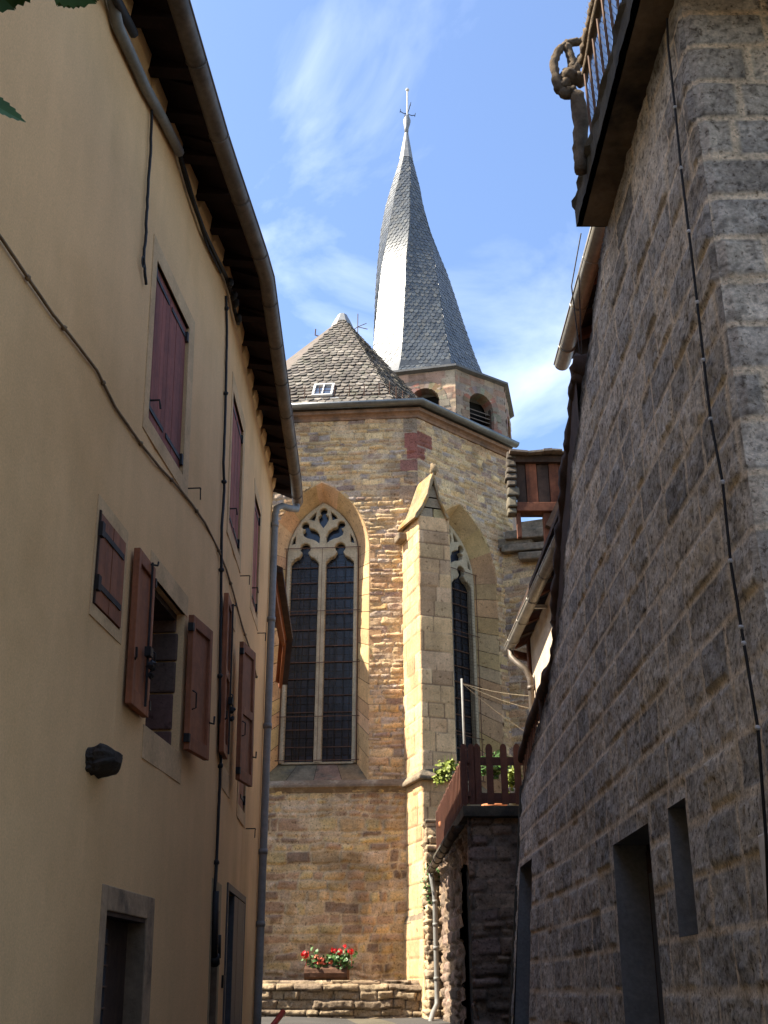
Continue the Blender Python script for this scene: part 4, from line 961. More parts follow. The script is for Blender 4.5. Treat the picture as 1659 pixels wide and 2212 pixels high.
mb = MB(); mb.add([spire_pt(k, zs[0]-.02) for k in range(8)], [tuple(range(8))]); 
tip = at_y(878, 285, TC.y); a = ztop-.25
vs = [spire_pt(k, a) + (spire_pt(k, a)-Vector((spire_pt(0, a).lerp(spire_pt(4, a), .5))))*.12 for k in range(8)]; vs2 = [Vector((tip.x, tip.y, tip.z)) + Vector((.07*math.sin(k*.785), -.07*math.cos(k*.785), 0)) for k in range(8)]
mb = MB(); mb.add(vs + vs2, [(k, (k+1) % 8, 8+(k+1) % 8, 8+k) for k in range(8)] + [tuple(range(8, 16))]); ob('spire_lead_cap', mb, m_lead, CH)
p = [at_y(x, y, TC.y) for x, y in ((878, 290), (878, 278), (879, 262), (880, 250), (880, 246))]
mb = MB(); mb.tube(p, [.08, .10, .17, .07, .05], 8); fin = ob('finial', mb, m_lead, CH, True)
p0, p1 = at_y(880, 250, TC.y), at_y(880, 196, TC.y)
mb = MB(); mb.tube([p0, p1], .035, 6); ob('rod', mb, m_white, fin)
mb = MB(); mb.blob(tuple(p1+Vector((0, 0, .05))), .085, 8, 6, 0); ob('rod_ball', mb, m_white, fin)
for a in range(4):
    mb = MB(); t = R_(20 + a*90); z = Vector((p0.x, p0.y, p0.z+.10)); e = z + Vector((.34*math.cos(t), .34*math.sin(t), .22 if a % 2 else .05))
    mb.tube([z, z.lerp(e, .6)+Vector((0, 0, -.05)), e], .018, 5); mb.tube([e+Vector((0, 0, -.09)), e+Vector((.03, 0, .12))], .014, 5); ob('cross_arm', mb, m_iron, fin)

# bench wall at the foot of the church with its flower trough
f, gq = facet(K1 + n0*.80 + Vector((0, 0, 0)), d0, n0)
BW = thing('low_stone_wall', 'low dry stone bench wall along the foot of the church, flower trough on it', 'wall', (-1.5, 19.1, 1.2))
sheet('wall_face', gq, span(-4.0, -.02, .02), span(1.0, 1.76, .02), 'dry', m_rubble, BW, 91, hfn=lambda u, v, h: h - np.clip((v-1.62)*6, 0, 1)**2*.12)
random.seed(4)
mb = MB(); mb.c = []; u = -4.0
while u < -.06:
    w = random.uniform(.25, .6); w = min(w, -.02-u); mb.hexa(f, u+.006, u+w-.006, 1.66, 1.745+random.uniform(-.025, .012), -.80, -.03+random.uniform(-.03, .02), tuple(c*random.uniform(.8, 1.1) for c in (.30, .23, .15))); u += w
ob('coping_stones', mb, m_ashlar, BW, bevel=.02)
FB = thing('flower_trough', 'log flower trough with red and salmon geraniums on the low stone wall', 'flower box', tuple(f(-1.9, 1.74, -.2)))
x0, x1 = at_plane(659, 2110, K1+n0*.62, n0), at_plane(752, 2112, K1+n0*.62, n0)
ax = (x1-x0).normalized(); zb = 1.745; zt = 1.745+.25
Lw = (x1-x0).length; o_ = Vector((x0.x, x0.y, 0))
ff = lambda a, b, c: Vector((o_.x + ax.x*a - n0.x*b, o_.y + ax.y*a - n0.y*b, c))
mb = MB(); random.seed(8)
n = 14; vs = []
for a in np.linspace(0, Lw, 8):
    for k in range(n):
        t = 2*math.pi*k/n; r = .135*(1 + .10*mnoise.noise((a*4, math.cos(t)*2, math.sin(t)*2)))
        vs.append(ff(a, .02 + 1.15*r*math.cos(t), zb + .125 + min(.11, r*math.sin(t))))
mb.add(vs, [(i*n+k, i*n+(k+1) % n, (i+1)*n+(k+1) % n, (i+1)*n+k) for i in range(7) for k in range(n)] + [tuple(range(n))[::-1], tuple(range(7*n, 8*n))])
ob('trough', mb, m_log, FB)
def leaf_cluster(name, par, spots, nleaf, size, mat, seed, squash=1.0):
    rng = random.Random(seed); mb = MB()
    for k in range(nleaf):
        c, r = rng.choice(spots); c = Vector(c)
        q = Vector((rng.gauss(0, .45), rng.gauss(0, .45), rng.gauss(0, .45)*squash))*r; p = c + q
        nrm = Vector((rng.uniform(-1, 1), rng.uniform(-1.4, .4), rng.uniform(.0, 1.4))).normalized(); t = nrm.orthogonal().normalized(); b = nrm.cross(t)
        s = size*rng.uniform(.6, 1.25); m = 7
        mb.add([p] + [p + (t*math.cos(2*math.pi*i/m) + b*math.sin(2*math.pi*i/m))*s*(1.0 + .18*math.cos(3*i)) + nrm*s*rng.uniform(-.05, .25) for i in range(m)], [(0, 1+i, 1+(i+1) % m) for i in range(m)])
    return ob(name, mb, mat, par)
def sp(x, y): return at_plane(640/1.4756 + x/2.183/1.4756, 2700/1.4756 + y/2.183/1.4756, K1+n0*.64, n0)
leaf_cluster('foliage', FB, [(sp(770, 785), .13), (sp(900, 790), .10), (sp(975, 790), .17), (sp(1020, 775), .13), (sp(940, 775), .12), (sp(850, 810), .10), (sp(985, 825), .11)], 330, .032, m_leaf, 5)
random.seed(6)
for k, (x, y, big, mt) in enumerate([(728, 747, 1.25, m_red), (1003, 688, .6, m_red), (927, 716, .95, m_red), (968, 731, .95, m_red), (1043, 727, .95, m_red), (808, 770, .8, m_sal), (845, 792, 1.0, m_sal), (905, 797, .85, m_sal), (803, 805, .8, m_red), (862, 808, .7, m_sal), (826, 812, .6, m_sal)]):
    c = sp(x, y) + n0*random.uniform(0, .07); mb = MB()
    mb.tube([c, c + Vector((random.uniform(-.02, .04), 0, -.10)), Vector((c.x + .02, c.y, zt-.02))], .004, 4)
    rng = random.Random(k)
    for q in range(16):
        dv = Vector((rng.gauss(0, 1), rng.gauss(0, 1), rng.gauss(0, .8))).normalized()*.045*big; nrm = dv.normalized(); t = nrm.orthogonal().normalized(); b = nrm.cross(t); s = .026*big
        mb.add([c+dv] + [c + dv*1.15 + (t*math.cos(i*1.2566) + b*math.sin(i*1.2566))*s for i in range(5)], [(0, 1+i, 1+(i+1) % 5) for i in range(5)])
    ob('bloom', mb, mt, FB)
# red tube by the kerb
q0, q1 = at_y(612, 2186, 14.0), at_y(592, 2212, 13.8)
dv = (q1-q0).normalized(); mb = MB(); mb.tube([q0, q0+dv*.62], .034, 10)
e = q0+dv*.62
tag(ob('red_metal_tube', mb, m_redt, None, True, (e.x, e.y, e.z)), 'short red metal tube leaning up from the street below the bench wall', 'tube')

# ------------------------------------------------------------------ RIGHT HOUSE (rock-faced blocks)
def rake(y): return float(np.interp(y, [4.0, 6.40, 8.15, 9.12, 10.2, 12.47, 13], [6.88, 6.88, 5.85, 4.90, 4.32, 3.80, 3.70]))
def bulge_a(y, z):
    t = np.clip((y-9.0)/3.5, 0, 1); q = np.clip((3.8-z)/3.6, 0, 1); return -.30*t*t*(3-2*t)*q
def RW(y, z, d=0.0): return Vector((1.6 + .02*(z-EYE) + float(bulge_a(np.array(y), np.array(z))) - d, y, z))
fR = lambda a, b, c: RW(a, b, c)
RH = thing('block_house', 'grey house of rock-faced blocks with an overhanging roof terrace, right side of the alley', 'house', (2.5, 8, 0.3))
rh = [(6.50, 7.57, -.3, 2.525, .22), (5.65, 6.02, 1.86, 2.535, .30), (11.35, 12.28, -.3, 2.86, .22)]
usR = sorted(set(list(span(4.17, 6.5, .016)) + list(span(6.5, 9, .022)) + list(span(9, 12.5, .035)) + [q for h in rh for q in h[:2]]))
zsR = sorted(set(list(span(.3, 6.9, .018)) + [q for h in rh for q in h[2:4] if q > .3]))
rkx = np.vectorize(rake)
def PR(u, z, h): return 1.6 + .02*(z-EYE) + bulge_a(u, z) - np.where(u < 4.2, np.minimum(h, .0), h), u, z
def keepR(u, v):
    m = v < rkx(u)
    for a, b, z0, z1, d in rh: m &= ~((u > a) & (u < b) & (v > z0) & (v < z1))
    return m
def hR(u, v, h):
    for a, b, z0, z1, d in rh:
        dd = np.maximum(np.maximum(a-u, u-b), np.maximum(z0-v, v-z1)); k = np.clip(dd/.05, 0, 1); h = h*k + .014*(1-k)
    return h
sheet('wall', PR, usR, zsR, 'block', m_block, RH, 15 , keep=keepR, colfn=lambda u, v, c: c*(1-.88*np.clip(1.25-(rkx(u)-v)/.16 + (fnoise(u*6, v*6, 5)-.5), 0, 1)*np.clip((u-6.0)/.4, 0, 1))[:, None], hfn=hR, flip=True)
def PN(u, z, h): return 1.6 + .02*(z-EYE) + u, 4.17 - np.where(u < .02, np.minimum(h, 0), h), z
sheet('end_wall', PN, span(0, 2.6, .017), span(.3, 7.1, .017), 'block', m_block, RH, 15, colfn=lambda u, v, c: c*np.array((1.18, 1.06, .92)))  # end wall colour lightened and warmed to offset the blue sky light
for a, b, z0, z1, d in rh:
    mb = MB()
    for p, q in (((a, z0), (a, z1)), ((a, z1), (b, z1)), ((b, z1), (b, z0)), ((b, z0), (a, z0))):
        mb.add([RW(p[0], p[1], .015), RW(q[0], q[1], .015), RW(q[0], q[1], -d), RW(p[0], p[1], -d)], [(3, 2, 1, 0)])
    ob('opening_reveal', mb, m_cream, RH)
for nm, (a, b, z0, z1, d), mt in (('door', rh[0], m_oldw), ('window', rh[1], m_pane), ('door', rh[2], m_oldw)):
    mb = MB(); mb.hexa(fR, a+.05, b-.05, z0, z1-.05, -d+.02, -d-.03); o = ob(nm, mb, mt, RH)
    mb = MB(); mb.hexa(fR, a, a+.07, z0, z1, -d+.05, -d-.03); ob('frame_post', mb, m_iron, o)
    if nm == 'door':
        mb = MB(); mb.hexa(fR, a+.12, b-.12, .9, z1-.2, -d+.03, -d+.02); ob('door_panel', mb, m_greyd, o)
        mb = MB(); mb.blob(tuple(RW(a+.15, 1.35, -d+.06)), .03, 8, 6, 0); ob('door_knob', mb, m_iron, o)
mb = MB()
pts = [RW(y, rake(y)-.02, -.02) for y in np.linspace(4.17, 12.5, 40)]
vs = [p for p in pts] + [p + Vector((.45, 0, 0)) for p in pts] + [Vector((p.x+.45, p.y, .3)) for p in pts]
n = len(pts); mb.add(vs, [(i, i+1, n+i+1, n+i) for i in range(n-1)] + [(n+i, n+i+1, 2*n+i+1, 2*n+i) for i in range(n-1)])
ob('wall_top', mb, m_conc, RH)
mb = MB(); mb.add([(5, 4.2, .3), (5, 4.2, 6.9), (5, 12.5, 6.9), (5, 12.5, .3)], [(0, 1, 2, 3)]); ob('rear_wall', mb, m_cream, RH)
mb = MB(); mb.hexa(fR, 12.46, 12.54, .3, 3.8, .03, -.5); ob('wall_end', mb, m_conc, RH)
# roof terrace slab
xo = lambda y: 1.455 + .0*y
mb = MB(); rng = random.Random(2); ysl = np.linspace(2.6, 6.22, 60); P0 = []
prof = [(0, 6.86), (0, 7.02), (-.02, 7.06), (.03, 7.12), (.5, 7.12), (4, 7.12), (4, 6.86)]
vs = []
for y in ysl:
    for k, (a, z) in enumerate(prof):
        j = .028 if k in (1, 2, 3) else .012
        vs.append((1.46 + a + j*mnoise.noise((y*9, k*3.1, 1)), y, z + j*mnoise.noise((y*9, k*3.1, 7))))
m = len(prof)
mb.add(vs, [(i*m+k, (i+1)*m+k, (i+1)*m+(k+1) % m, i*m+(k+1) % m) for i in range(59) for k in range(m-1)] + [tuple(range(m))[::-1], tuple(range(59*m, 60*m))])
ob('terrace_slab', mb, m_conc, RH)
mb = MB(); mb.add([(1.50, 2.6, 6.852), (1.50, 6.2, 6.852), (5, 6.2, 6.852), (5, 2.6, 6.852)], [(0, 3, 2, 1)]); ob('slab_soffit', mb, m_soff, RH)
# cable down the facade
def rw_pt(x, y, d):
    q = at_plane(x, y, (1.6-d, 0, EYE), (1, 0, -.02)); return q
cp = [(1441, 40), (1443, 98), (1458, 232), (1471, 363), (1488, 500), (1506, 653), (1520, 778), (1535, 906), (1561, 1042), (1578, 1212), (1601, 1355), (1607, 1390), (1637, 1572), (1655, 1812), (1662, 1990)]
mb = MB(); mb.tube([rw_pt(x, y, .055) for x, y in cp], .0075, 6); cb = ob('facade_cable', mb, m_cable, RH, True)
for x, y in cp[2:13]:
    mb = MB(); p = rw_pt(x, y, .055); mb.blob(tuple(p), .013, 6, 5, .1); ob('cable_clip', mb, m_white, cb)
q = rw_pt(1647, 1882, .04)
mb = MB(); mb.hexa(fR, q.y-.22, q.y, q.z-.15, q.z+.145, .01, .045); 
mbx = ob('pale_reveal', mb, m_white, RH, bevel=.01)  # white box standing in for a pale lit opening reveal
# terrace railing of moulded concrete branches
TR_ = thing('branch_railing', 'terrace railing of rough concrete branches with brown rods and wire mesh, top right', 'railing', (1.5, 5.9, 7.12))
def rpx(x, y, w=1.5): q = ray(x, y); k = w/q.x; return Vector((0, 0, EYE)) + q*k
def rough(name, pts, r, mat, par, seed, n=9):
    rng = random.Random(seed); P = [Vector(p) for p in pts]; Q = []; RR = []
    for i in range(len(P)-1):
        for k in range(5):
            t = k/5; Q.append(P[i].lerp(P[i+1], t) + Vector((rng.uniform(-1, 1), rng.uniform(-1, 1), rng.uniform(-1, 1)))*r[i]*.10); RR.append((r[i]*(1-t) + r[i+1]*t)*rng.uniform(.86, 1.16))
    Q.append(P[-1]); RR.append(r[-1]); mb = MB(); random.seed(seed); mb.tube(Q, RR, n, True, None, .10)
    return ob(name, mb, mat, par, True)
yp = 5.72
def pp_(x, y): return at_y(x, y, yp)
rough('post', [pp_(1256, 372), pp_(1254, 320), pp_(1255, 262), pp_(1247, 205)], [.045, .058, .062, .055], m_faux, TR_, 1)
rough('branch', [pp_(1240, 196), pp_(1222, 205), pp_(1207, 190), pp_(1200, 165), pp_(1196, 135), pp_(1206, 110), pp_(1222, 97), pp_(1240, 92), pp_(1268, 88)], [.05, .04, .036, .034, .032, .032, .034, .034, .03], m_faux, TR_, 2)
rough('branch', [pp_(1224, 100), pp_(1232, 120), pp_(1238, 140), pp_(1232, 158), pp_(1222, 160)], [.034, .032, .034, .04, .05], m_faux, TR_, 3)
rough('branch', [pp_(1212, 192), pp_(1228, 172), pp_(1244, 148), pp_(1258, 125), pp_(1268, 105)], [.04, .04, .04, .04, .03], m_faux, TR_, 4)
rough('branch', [pp_(1222, 160), pp_(1240, 172), pp_(1262, 172)], [.06, .06, .05], m_faux, TR_, 6)
hr = [rpx(1262, 130), rpx(1268, 95), rpx(1276, 60), rpx(1282, 25), rpx(1292, -10), rpx(1304, -50), rpx(1322, -110)]
rough('handrail', hr, [.045, .042, .042, .045, .042, .042, .04], m_faux, TR_, 5)
rough('lower_rail', [pp_(1262, 172) , Vector((1.50, 5.2, pp_(1262, 172).z)), Vector((1.50, 4.0, pp_(1262, 172).z))], [.03, .03, .03], m_faux, TR_, 8)
def rail_z(y):
    ys_ = [q.y for q in hr][::-1]; return float(np.interp(y, ys_, [q.z for q in hr][::-1]))
for k, y in enumerate(np.arange(3.5, 5.68, .165)):
    mb = MB(); mb.tube([(1.50, y, 7.10), (1.50, y, rail_z(y)-.02)], .0105, 6); ob('rod', mb, m_rust, TR_)
mb = MB(); x = 1.53
for k in np.arange(-40, 60):
    for s in (1, -1):
        y0 = 3.4 + k*.045; p, q = [], []
        a = Vector((x, y0, 7.10)); b = Vector((x, y0 + s*.75, 8.35))
        # clip to the panel
        t0, t1 = 0.0, 1.0
        for lo, hi, d in ((3.4, 5.75, b.y-a.y),):
            for lim, sg in ((lo, 1), (hi, -1)):
                if abs(d) > 1e-6:
                    t = (lim-a.y)/d
                    if sg*d > 0: t0 = max(t0, t)
                    else: t1 = min(t1, t)
        if t1 > t0: mb.tube([a.lerp(b, t0), a.lerp(b, t1)], .0022, 3, False)
ob('wire_mesh', mb, m_iron, TR_)
# outside stair rail that follows the raking wall top
SR = thing('stair_railing', 'dark rough handrail on brown rods following the sloping top of the block wall', 'railing', (1.68, 10, 4.4))
hpx = [(1258, 805), (1249, 864), (1242, 952), (1236, 1005), (1231, 1075), (1222, 1163), (1219, 1240), (1211, 1328), (1212, 1374), (1205, 1427), (1187, 1469), (1160, 1533), (1141, 1585), (1128, 1640)]
HP = []
for x, y in hpx:
    q = at_plane(x, y, (1.66, 0, EYE), (1, 0, -.02)); HP.append(q)
hy = [q.y for q in HP]
def hx(y): return float(np.interp(y, hy, [q.x for q in HP]))
def hz(y): return float(np.interp(y, hy, [q.z for q in HP]))
rough('handrail', HP, [.085, .09, .095, .10, .105, .105, .105, .10, .09, .09, .08, .07, .065, .06], m_oldw, SR, 12)
random.seed(77); mb = MB(); mb.blob((HP[0].x, HP[0].y, HP[0].z+.05), .12, 8, 6, .25); ob('knob', mb, m_oldw, SR, True)
yb_ = np.linspace(hy[0], min(hy[7], 10.0), 14)
mb = MB(); P_ = [Vector((1.60 + .02*(z-EYE), y, z)) for y in yb_ for z in (min(rake(y)-.1, hz(y)-.05), hz(y))]
mb.add(P_ + [q + Vector((.05, 0, 0)) for q in P_], [(2*i, 2*i+2, 2*i+3, 2*i+1) for i in range(13)] + [(28+2*i+1, 28+2*i+3, 28+2*i+2, 28+2*i) for i in range(13)]); ob('side_boarding', mb, m_oldw, SR)
for y in np.arange(hy[0]+.2, hy[-1], .15):
    if hz(y)-rake(y) > -.3:
        mb = MB(); mb.tube([(hx(y), y, min(rake(y), hz(y))-.25), (hx(y), y, hz(y))], .010, 6); ob('rod', mb, m_oldw if y < 10.0 else m_fence, SR)
for y in (8.3, 9.6, 11.0):
    rough('post', [Vector((hx(y), y, min(rake(y), hz(y))-.2)), Vector((hx(y), y, hz(y)))], [.05, .05], m_oldw, SR, int(y*10))
mb = MB(); mb.tube([HP[0], (1.70, 7.66, 7.4), (1.82, 7.6, 7.95)], .006, 4); ob('tie_wire', mb, m_iron, SR)
mb = MB(); mb.tube([HP[0], (1.74, 7.5, 7.4), (1.9, 7.45, 7.95)], .006, 4); ob('tie_wire', mb, m_iron, SR)

# ------------------------------------------------------------------ TIMBER HOUSE behind it
TH = thing('timber_house', 'old timber and plaster house with grey gutters behind the block house, plank loft on top', 'house', (3.2, 12, 3.0))
def gutter(name, a, b, r, mat, par, clips=0):
    a, b = Vector(a), Vector(b); d = (b-a).normalized(); sd = d.cross(Vector((0, 0, 1))).normalized(); mb = MB(); vs = []; n = 10
    for p in (a, b):
        for k in range(n+1): t = math.pi + math.pi*k/n; vs.append(p + sd*(r*math.cos(t)) + Vector((0, 0, r*math.sin(t))))
    mb.add(vs, [(k, k+1, n+1+k+1, n+1+k) for k in range(n)] + [tuple(range(n+1))[::-1], tuple(range(n+1, 2*n+2))])
    for e in (-1, 1): mb.tube([a+sd*r*e, b+sd*r*e], .010, 5)
    for k in range(clips):
        p = a.lerp(b, (k+.5)/clips); mb.tube([p + sd*((r+.005)*math.cos(t)) + Vector((0, 0, (r+.005)*math.sin(t))) for t in np.linspace(math.pi, 2*math.pi, 8)], .009, 5)
    return ob(name, mb, mat, par, True)
gutter('gutter', (2.01, 6.9, 8.03), (2.0, 9.88, 8.0), .085, m_zincsun, TH, 4)
gutter('gutter', (2.02, 9.6, 6.22), (1.853, 14.75, 6.2), .075, m_zincsun, TH, 6)
mb = MB(); mb.tube([Vector((1.853, 14.62, 6.16)), Vector((1.86, 14.6, 6.02)), Vector((1.92, 14.45, 5.88)), Vector((2.03, 14.4, 5.78)), Vector((2.09, 14.4, 5.62)), Vector((2.09, 14.4, 3.4))], .045, 9)
for z in (5.5, 4.9, 4.2): mb.tube([(2.09, 14.4, z-.03), (2.09, 14.4, z+.03)], .054, 9)
ob('downpipe', mb, m_zincd, TH, True)
# plaster wall, corner post, eaves
f, gq = facet((2.15, 9.6, 0), (0, 1, 0), (-1, 0, 0))
mb = MB(); mb.hexa(f, 0, 5.0, 3.0, 6.3, -.3, 0); ob('plaster_wall', mb, m_plast, TH)
mb = MB(); mb.box(2.11, 2.30, 14.60, 14.78, 3.0, 6.3); ob('corner_post', mb, m_redw, TH, bevel=.01)
mb = MB(); mb.box(2.3, 5.2, 14.6, 14.75, 3.0, 6.9); ob('gable_wall', mb, m_oldw, TH)
mb = MB(); mb.add([(1.90, 9.5, 6.30), (1.84, 14.95, 6.28), (4.6, 14.95, 7.6), (4.6, 9.5, 7.6), (1.90, 9.5, 6.36), (1.84, 14.95, 6.34), (4.6, 14.95, 7.68), (4.6, 9.5, 7.68)], [(3, 2, 1, 0), (4, 5, 6, 7), (0, 1, 5, 4), (1, 2, 6, 5)]); ob('roof', mb, m_oldw, TH)
for k, y in enumerate(np.arange(9.8, 14.9, .55)):
    mb = MB(); mb.bar((1.93, y, 6.24), (2.5, y, 6.50), .08, .10); ob('rafter', mb, m_redw if k % 2 else m_oldw, TH)
mb = MB(); mb.bar((2.16, 14.9, 6.1), (1.92, 14.9, 6.16), .08, .10); ob('eave_beam', mb, m_redw, TH)
mb = MB(); mb.bar((1.98, 12.9, 6.19), (2.6, 12.9, 6.19), .03, .05); ob('white_batten', mb, m_white, TH)
# upper part with the higher eave
mb = MB(); mb.box(2.35, 5.2, 6.7, 9.9, 6.9, 8.2); ob('upper_wall', mb, m_redw, TH)
mb = MB(); mb.add([(2.02, 6.6, 8.10), (2.02, 9.95, 8.07), (4.8, 9.95, 9.2), (4.8, 6.6, 9.2), (2.02, 6.6, 8.16), (2.02, 9.95, 8.13), (4.8, 9.95, 9.27), (4.8, 6.6, 9.27)], [(3, 2, 1, 0), (4, 5, 6, 7), (0, 1, 5, 4), (1, 2, 6, 5)]); ob('upper_roof', mb, m_tile, TH)
for k, y in enumerate(np.arange(6.9, 9.9, .5)):
    mb = MB(); mb.bar((2.08, y, 8.05), (2.5, y, 8.22), .08, .10); ob('rafter', mb, m_redw if k % 2 else m_oldw, TH)
# plank loft on posts
LF = thing('plank_loft', 'open timber loft of reddish planks under a stone slate roof, between church and block house', 'loft', (2.9, 16.3, 6.9))
y0 = 16.0; random.seed(14)
px = lambda x, y: at_y(x, y, y0)
z0, z1, zt = px(1115, 1088).z, px(1115, 1002).z, px(1115, 980).z
xl, xr = px(1115, 1050).x, 4.3
x = xl
while x < xr:
    w = random.uniform(.16, .30); mb = MB(); mb.box(x+.006, x+w-.006, y0+random.uniform(-.015, .02), y0+.04, z0-.02, z1+random.uniform(-.02, .0)); ob('plank', mb, m_plank if random.random() < .75 else m_oldw, LF); x += w
mb = MB(); mb.box(xl+.02, xr, y0+.05, y0+.08, z0, zt); ob('inner_wall', mb, m_dark, LF)
mb = MB(); mb.box(xl-.04, xr, y0-.08, y0+.10, z1-.0, z1+.12); ob('wall_plate', mb, m_oldw, LF)
zb_ = px(1115, 1107).z
mb = MB(); mb.box(xl-.02, xr, y0-.07, y0+.12, zb_, z0); ob('floor_beam', mb, m_redw, LF, bevel=.01)
mb = MB(); mb.box(xl, xr, y0+.12, y0+.42, zb_+.1, z0-.02); ob('floor', mb, m_oldw, LF)
pxx = px(1187, 1110).x
mb = MB(); mb.box(pxx-.10, pxx+.09, y0+.0, y0+.18, 6.2, zb_); ob('post', mb, m_redw, LF, bevel=.01)
mb = MB(); mb.box(pxx+.11, pxx+1.6, y0+.05, y0+.2, 6.2, zb_); ob('dark_boarding', mb, m_oldw, LF)
mb = MB(); mb.bar((pxx-.05, y0-.05, zb_-.3), (pxx+.55, y0-.05, z1), .12, .10); ob('brace', mb, m_oldw, LF)
mb = MB(); mb.box(xl-.02, xl+.05, y0+.0, y0+.1, zb_-.45, zb_); ob('hanging_stub', mb, m_redw, LF)
# stacked slate roof edge: irregular layers
mb = MB(); mb.c = []
xa = px(1101, 990).x
for row in range(4):
    zz = z1 + .125 + row*.045; x = xa - .02 + row*.05; yy = y0 - .22 + row*.14
    while x < xr:
        w = random.uniform(.14, .34); h = random.uniform(.025, .05); c = random.choice([(.20, .155, .12), (.25, .20, .15), (.16, .125, .10)])
        dy_ = random.uniform(-.04, .04); mb.hexa(lambda a, b, c_: (a, b, c_ + .02*math.sin(a*7) + .10*(b-yy)), x+.003, x+w-.003, yy+dy_, yy+.5, zz, zz+h, c); x += w
mb.add([(xa+.1, y0+.1, z1+.24), (xr, y0+.1, z1+.24), (xr, y0+1.2, z1+.42), (xa+.25, y0+1.2, z1+.42)], [(0, 1, 2, 3)], (.2, .16, .12))
ob('slate_roof', mb, m_lauze, LF)
mb = MB(); mb.c = []
pxl = px(1094, 1000).x; z = px(1105, 1112).z; 
while z < z1+.1:    # rounded stones of the verge, stacked on each other
    h = random.uniform(.12, .24); w = .095*random.uniform(.85, 1.1); c = random.choice([(.12, .10, .07), (.15, .125, .085), (.10, .08, .06)])
    cx_ = px(1105, 1050).x + (z-z0)*.02 + random.uniform(-.02, .02); jx = lambda: random.uniform(-.02, .02)
    lo = [(cx_-w+jx(), y0-.1+jx(), z), (cx_+w+jx(), y0-.1+jx(), z), (cx_+w, y0+.14, z), (cx_-w, y0+.14, z)]; hi = [(cx_-w*.9+jx(), y0-.06+jx(), z+h*.93), (cx_+w*.9+jx(), y0-.06+jx(), z+h*.93), (cx_+w*.9, y0+.14, z+h*.93), (cx_-w*.9, y0+.14, z+h*.93)]
    mb.add(lo+hi, [(3, 2, 1, 0), (4, 5, 6, 7), (0, 1, 5, 4), (1, 2, 6, 5), (2, 3, 7, 6), (3, 0, 4, 7)], c); z += h*.95
ob('verge_stones', mb, m_lauze, LF, bevel=.03)

# ------------------------------------------------------------------ RAISED GARDEN TERRACE
GT = thing('garden_terrace', 'raised rubble terrace with a projecting slab, gutter and downpipe, in front of the church buttress', 'terrace', (1.3, 15, 1.1))
SZ = 3.656
A, B_ = Vector((.966, 13.0, 0)), Vector((.824, 18.2, 0)); sd = (B_-A).normalized(); so_ = Vector((-sd.y, sd.x, 0))
if so_.x > 0: so_ = -so_
mb = MB()
pl = [A, B_, Vector((2.6, 18.2, 0)), Vector((2.6, 13.0, 0))]
mb.add([p + Vector((0, 0, z)) for z in (SZ-.13, SZ) for p in pl], [(0, 1, 2, 3), (7, 6, 5, 4), (0, 4, 5, 1), (1, 5, 6, 2), (3, 7, 4, 0)]); ob('slab', mb, m_conc, GT, bevel=.01)
f, gq = facet((1.02, 13.10, 0), (1, 0, 0), (0, -1, 0))
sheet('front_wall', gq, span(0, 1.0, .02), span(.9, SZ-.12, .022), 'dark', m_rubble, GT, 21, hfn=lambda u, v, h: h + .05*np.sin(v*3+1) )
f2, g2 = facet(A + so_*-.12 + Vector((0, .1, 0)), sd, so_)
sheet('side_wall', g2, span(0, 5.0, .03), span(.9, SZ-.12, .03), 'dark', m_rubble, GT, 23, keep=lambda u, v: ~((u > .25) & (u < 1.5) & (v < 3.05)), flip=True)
mb = MB(); mb.box(1.1, 2.6, 13.3, 18.1, .9, SZ-.15); ob('core', mb, m_dark, GT)
mb = MB(); mb.hexa(lambda a, b, c: f2(a, b, c), .25, 1.5, .9, 3.05, -.2, -.17); ob('door', mb, m_oldw, GT)
gutter('gutter', A + so_*.05 + Vector((0, .25, SZ-.20)), B_ + so_*.05 + Vector((0, .0, SZ-.24)), .06, m_zincd, GT, 8)
q = B_ + so_*.05 + Vector((0, -.1, SZ-.26))
zl = ground_z(17.5)
dpp = [q, q+Vector((.02, -.02, -.15)), q+Vector((.055, -.03, -.35)), q+Vector((.06, -.03, -.6)), Vector((q.x+.065, q.y-.03, 1.55)), Vector((q.x+.06, q.y-.05, 1.40)), Vector((q.x-.02, q.y-.3, 1.28)), Vector((q.x-.06, q.y-.5, 1.18)), Vector((q.x-.06, q.y-.52, 1.0))]
mb = MB(); mb.tube(dpp, .040, 9)
for z in (2.9, 2.55, 2.2, 1.75): mb.tube([Vector((q.x+.063, q.y-.03, z)), Vector((q.x+.063, q.y-.03, z+.05))], .048, 9)
ob('downpipe', mb, m_grey, GT, True)
# rubble pier at the far end
fp, gp_ = facet((.70, 18.22, 0), (1, 0, 0), (0, -1, 0))
def PP(u, z, h):
    hx_ = np.where(u < 0, -1, 0); hy_ = np.where(u < 0, 0, -1)
    return .715 + np.maximum(u, 0) + hx_*h, 18.25 - np.minimum(u, 0) + hy_*h, z
sheet('end_pier', PP, np.concatenate([np.linspace(-.5, 0, 22), np.linspace(0, .34, 16)[1:]]), span(.9, 4.22, .022), 'dry', m_rubble, GT, 29, colfn=lambda u, v, c: c*1.5, flip=False)
mb = MB(); random.seed(3)
mb.box(.70, 1.05, 18.22, 18.75, 4.20, 4.26); ob('pier_cap', mb, m_lauze2, GT, bevel=.02)
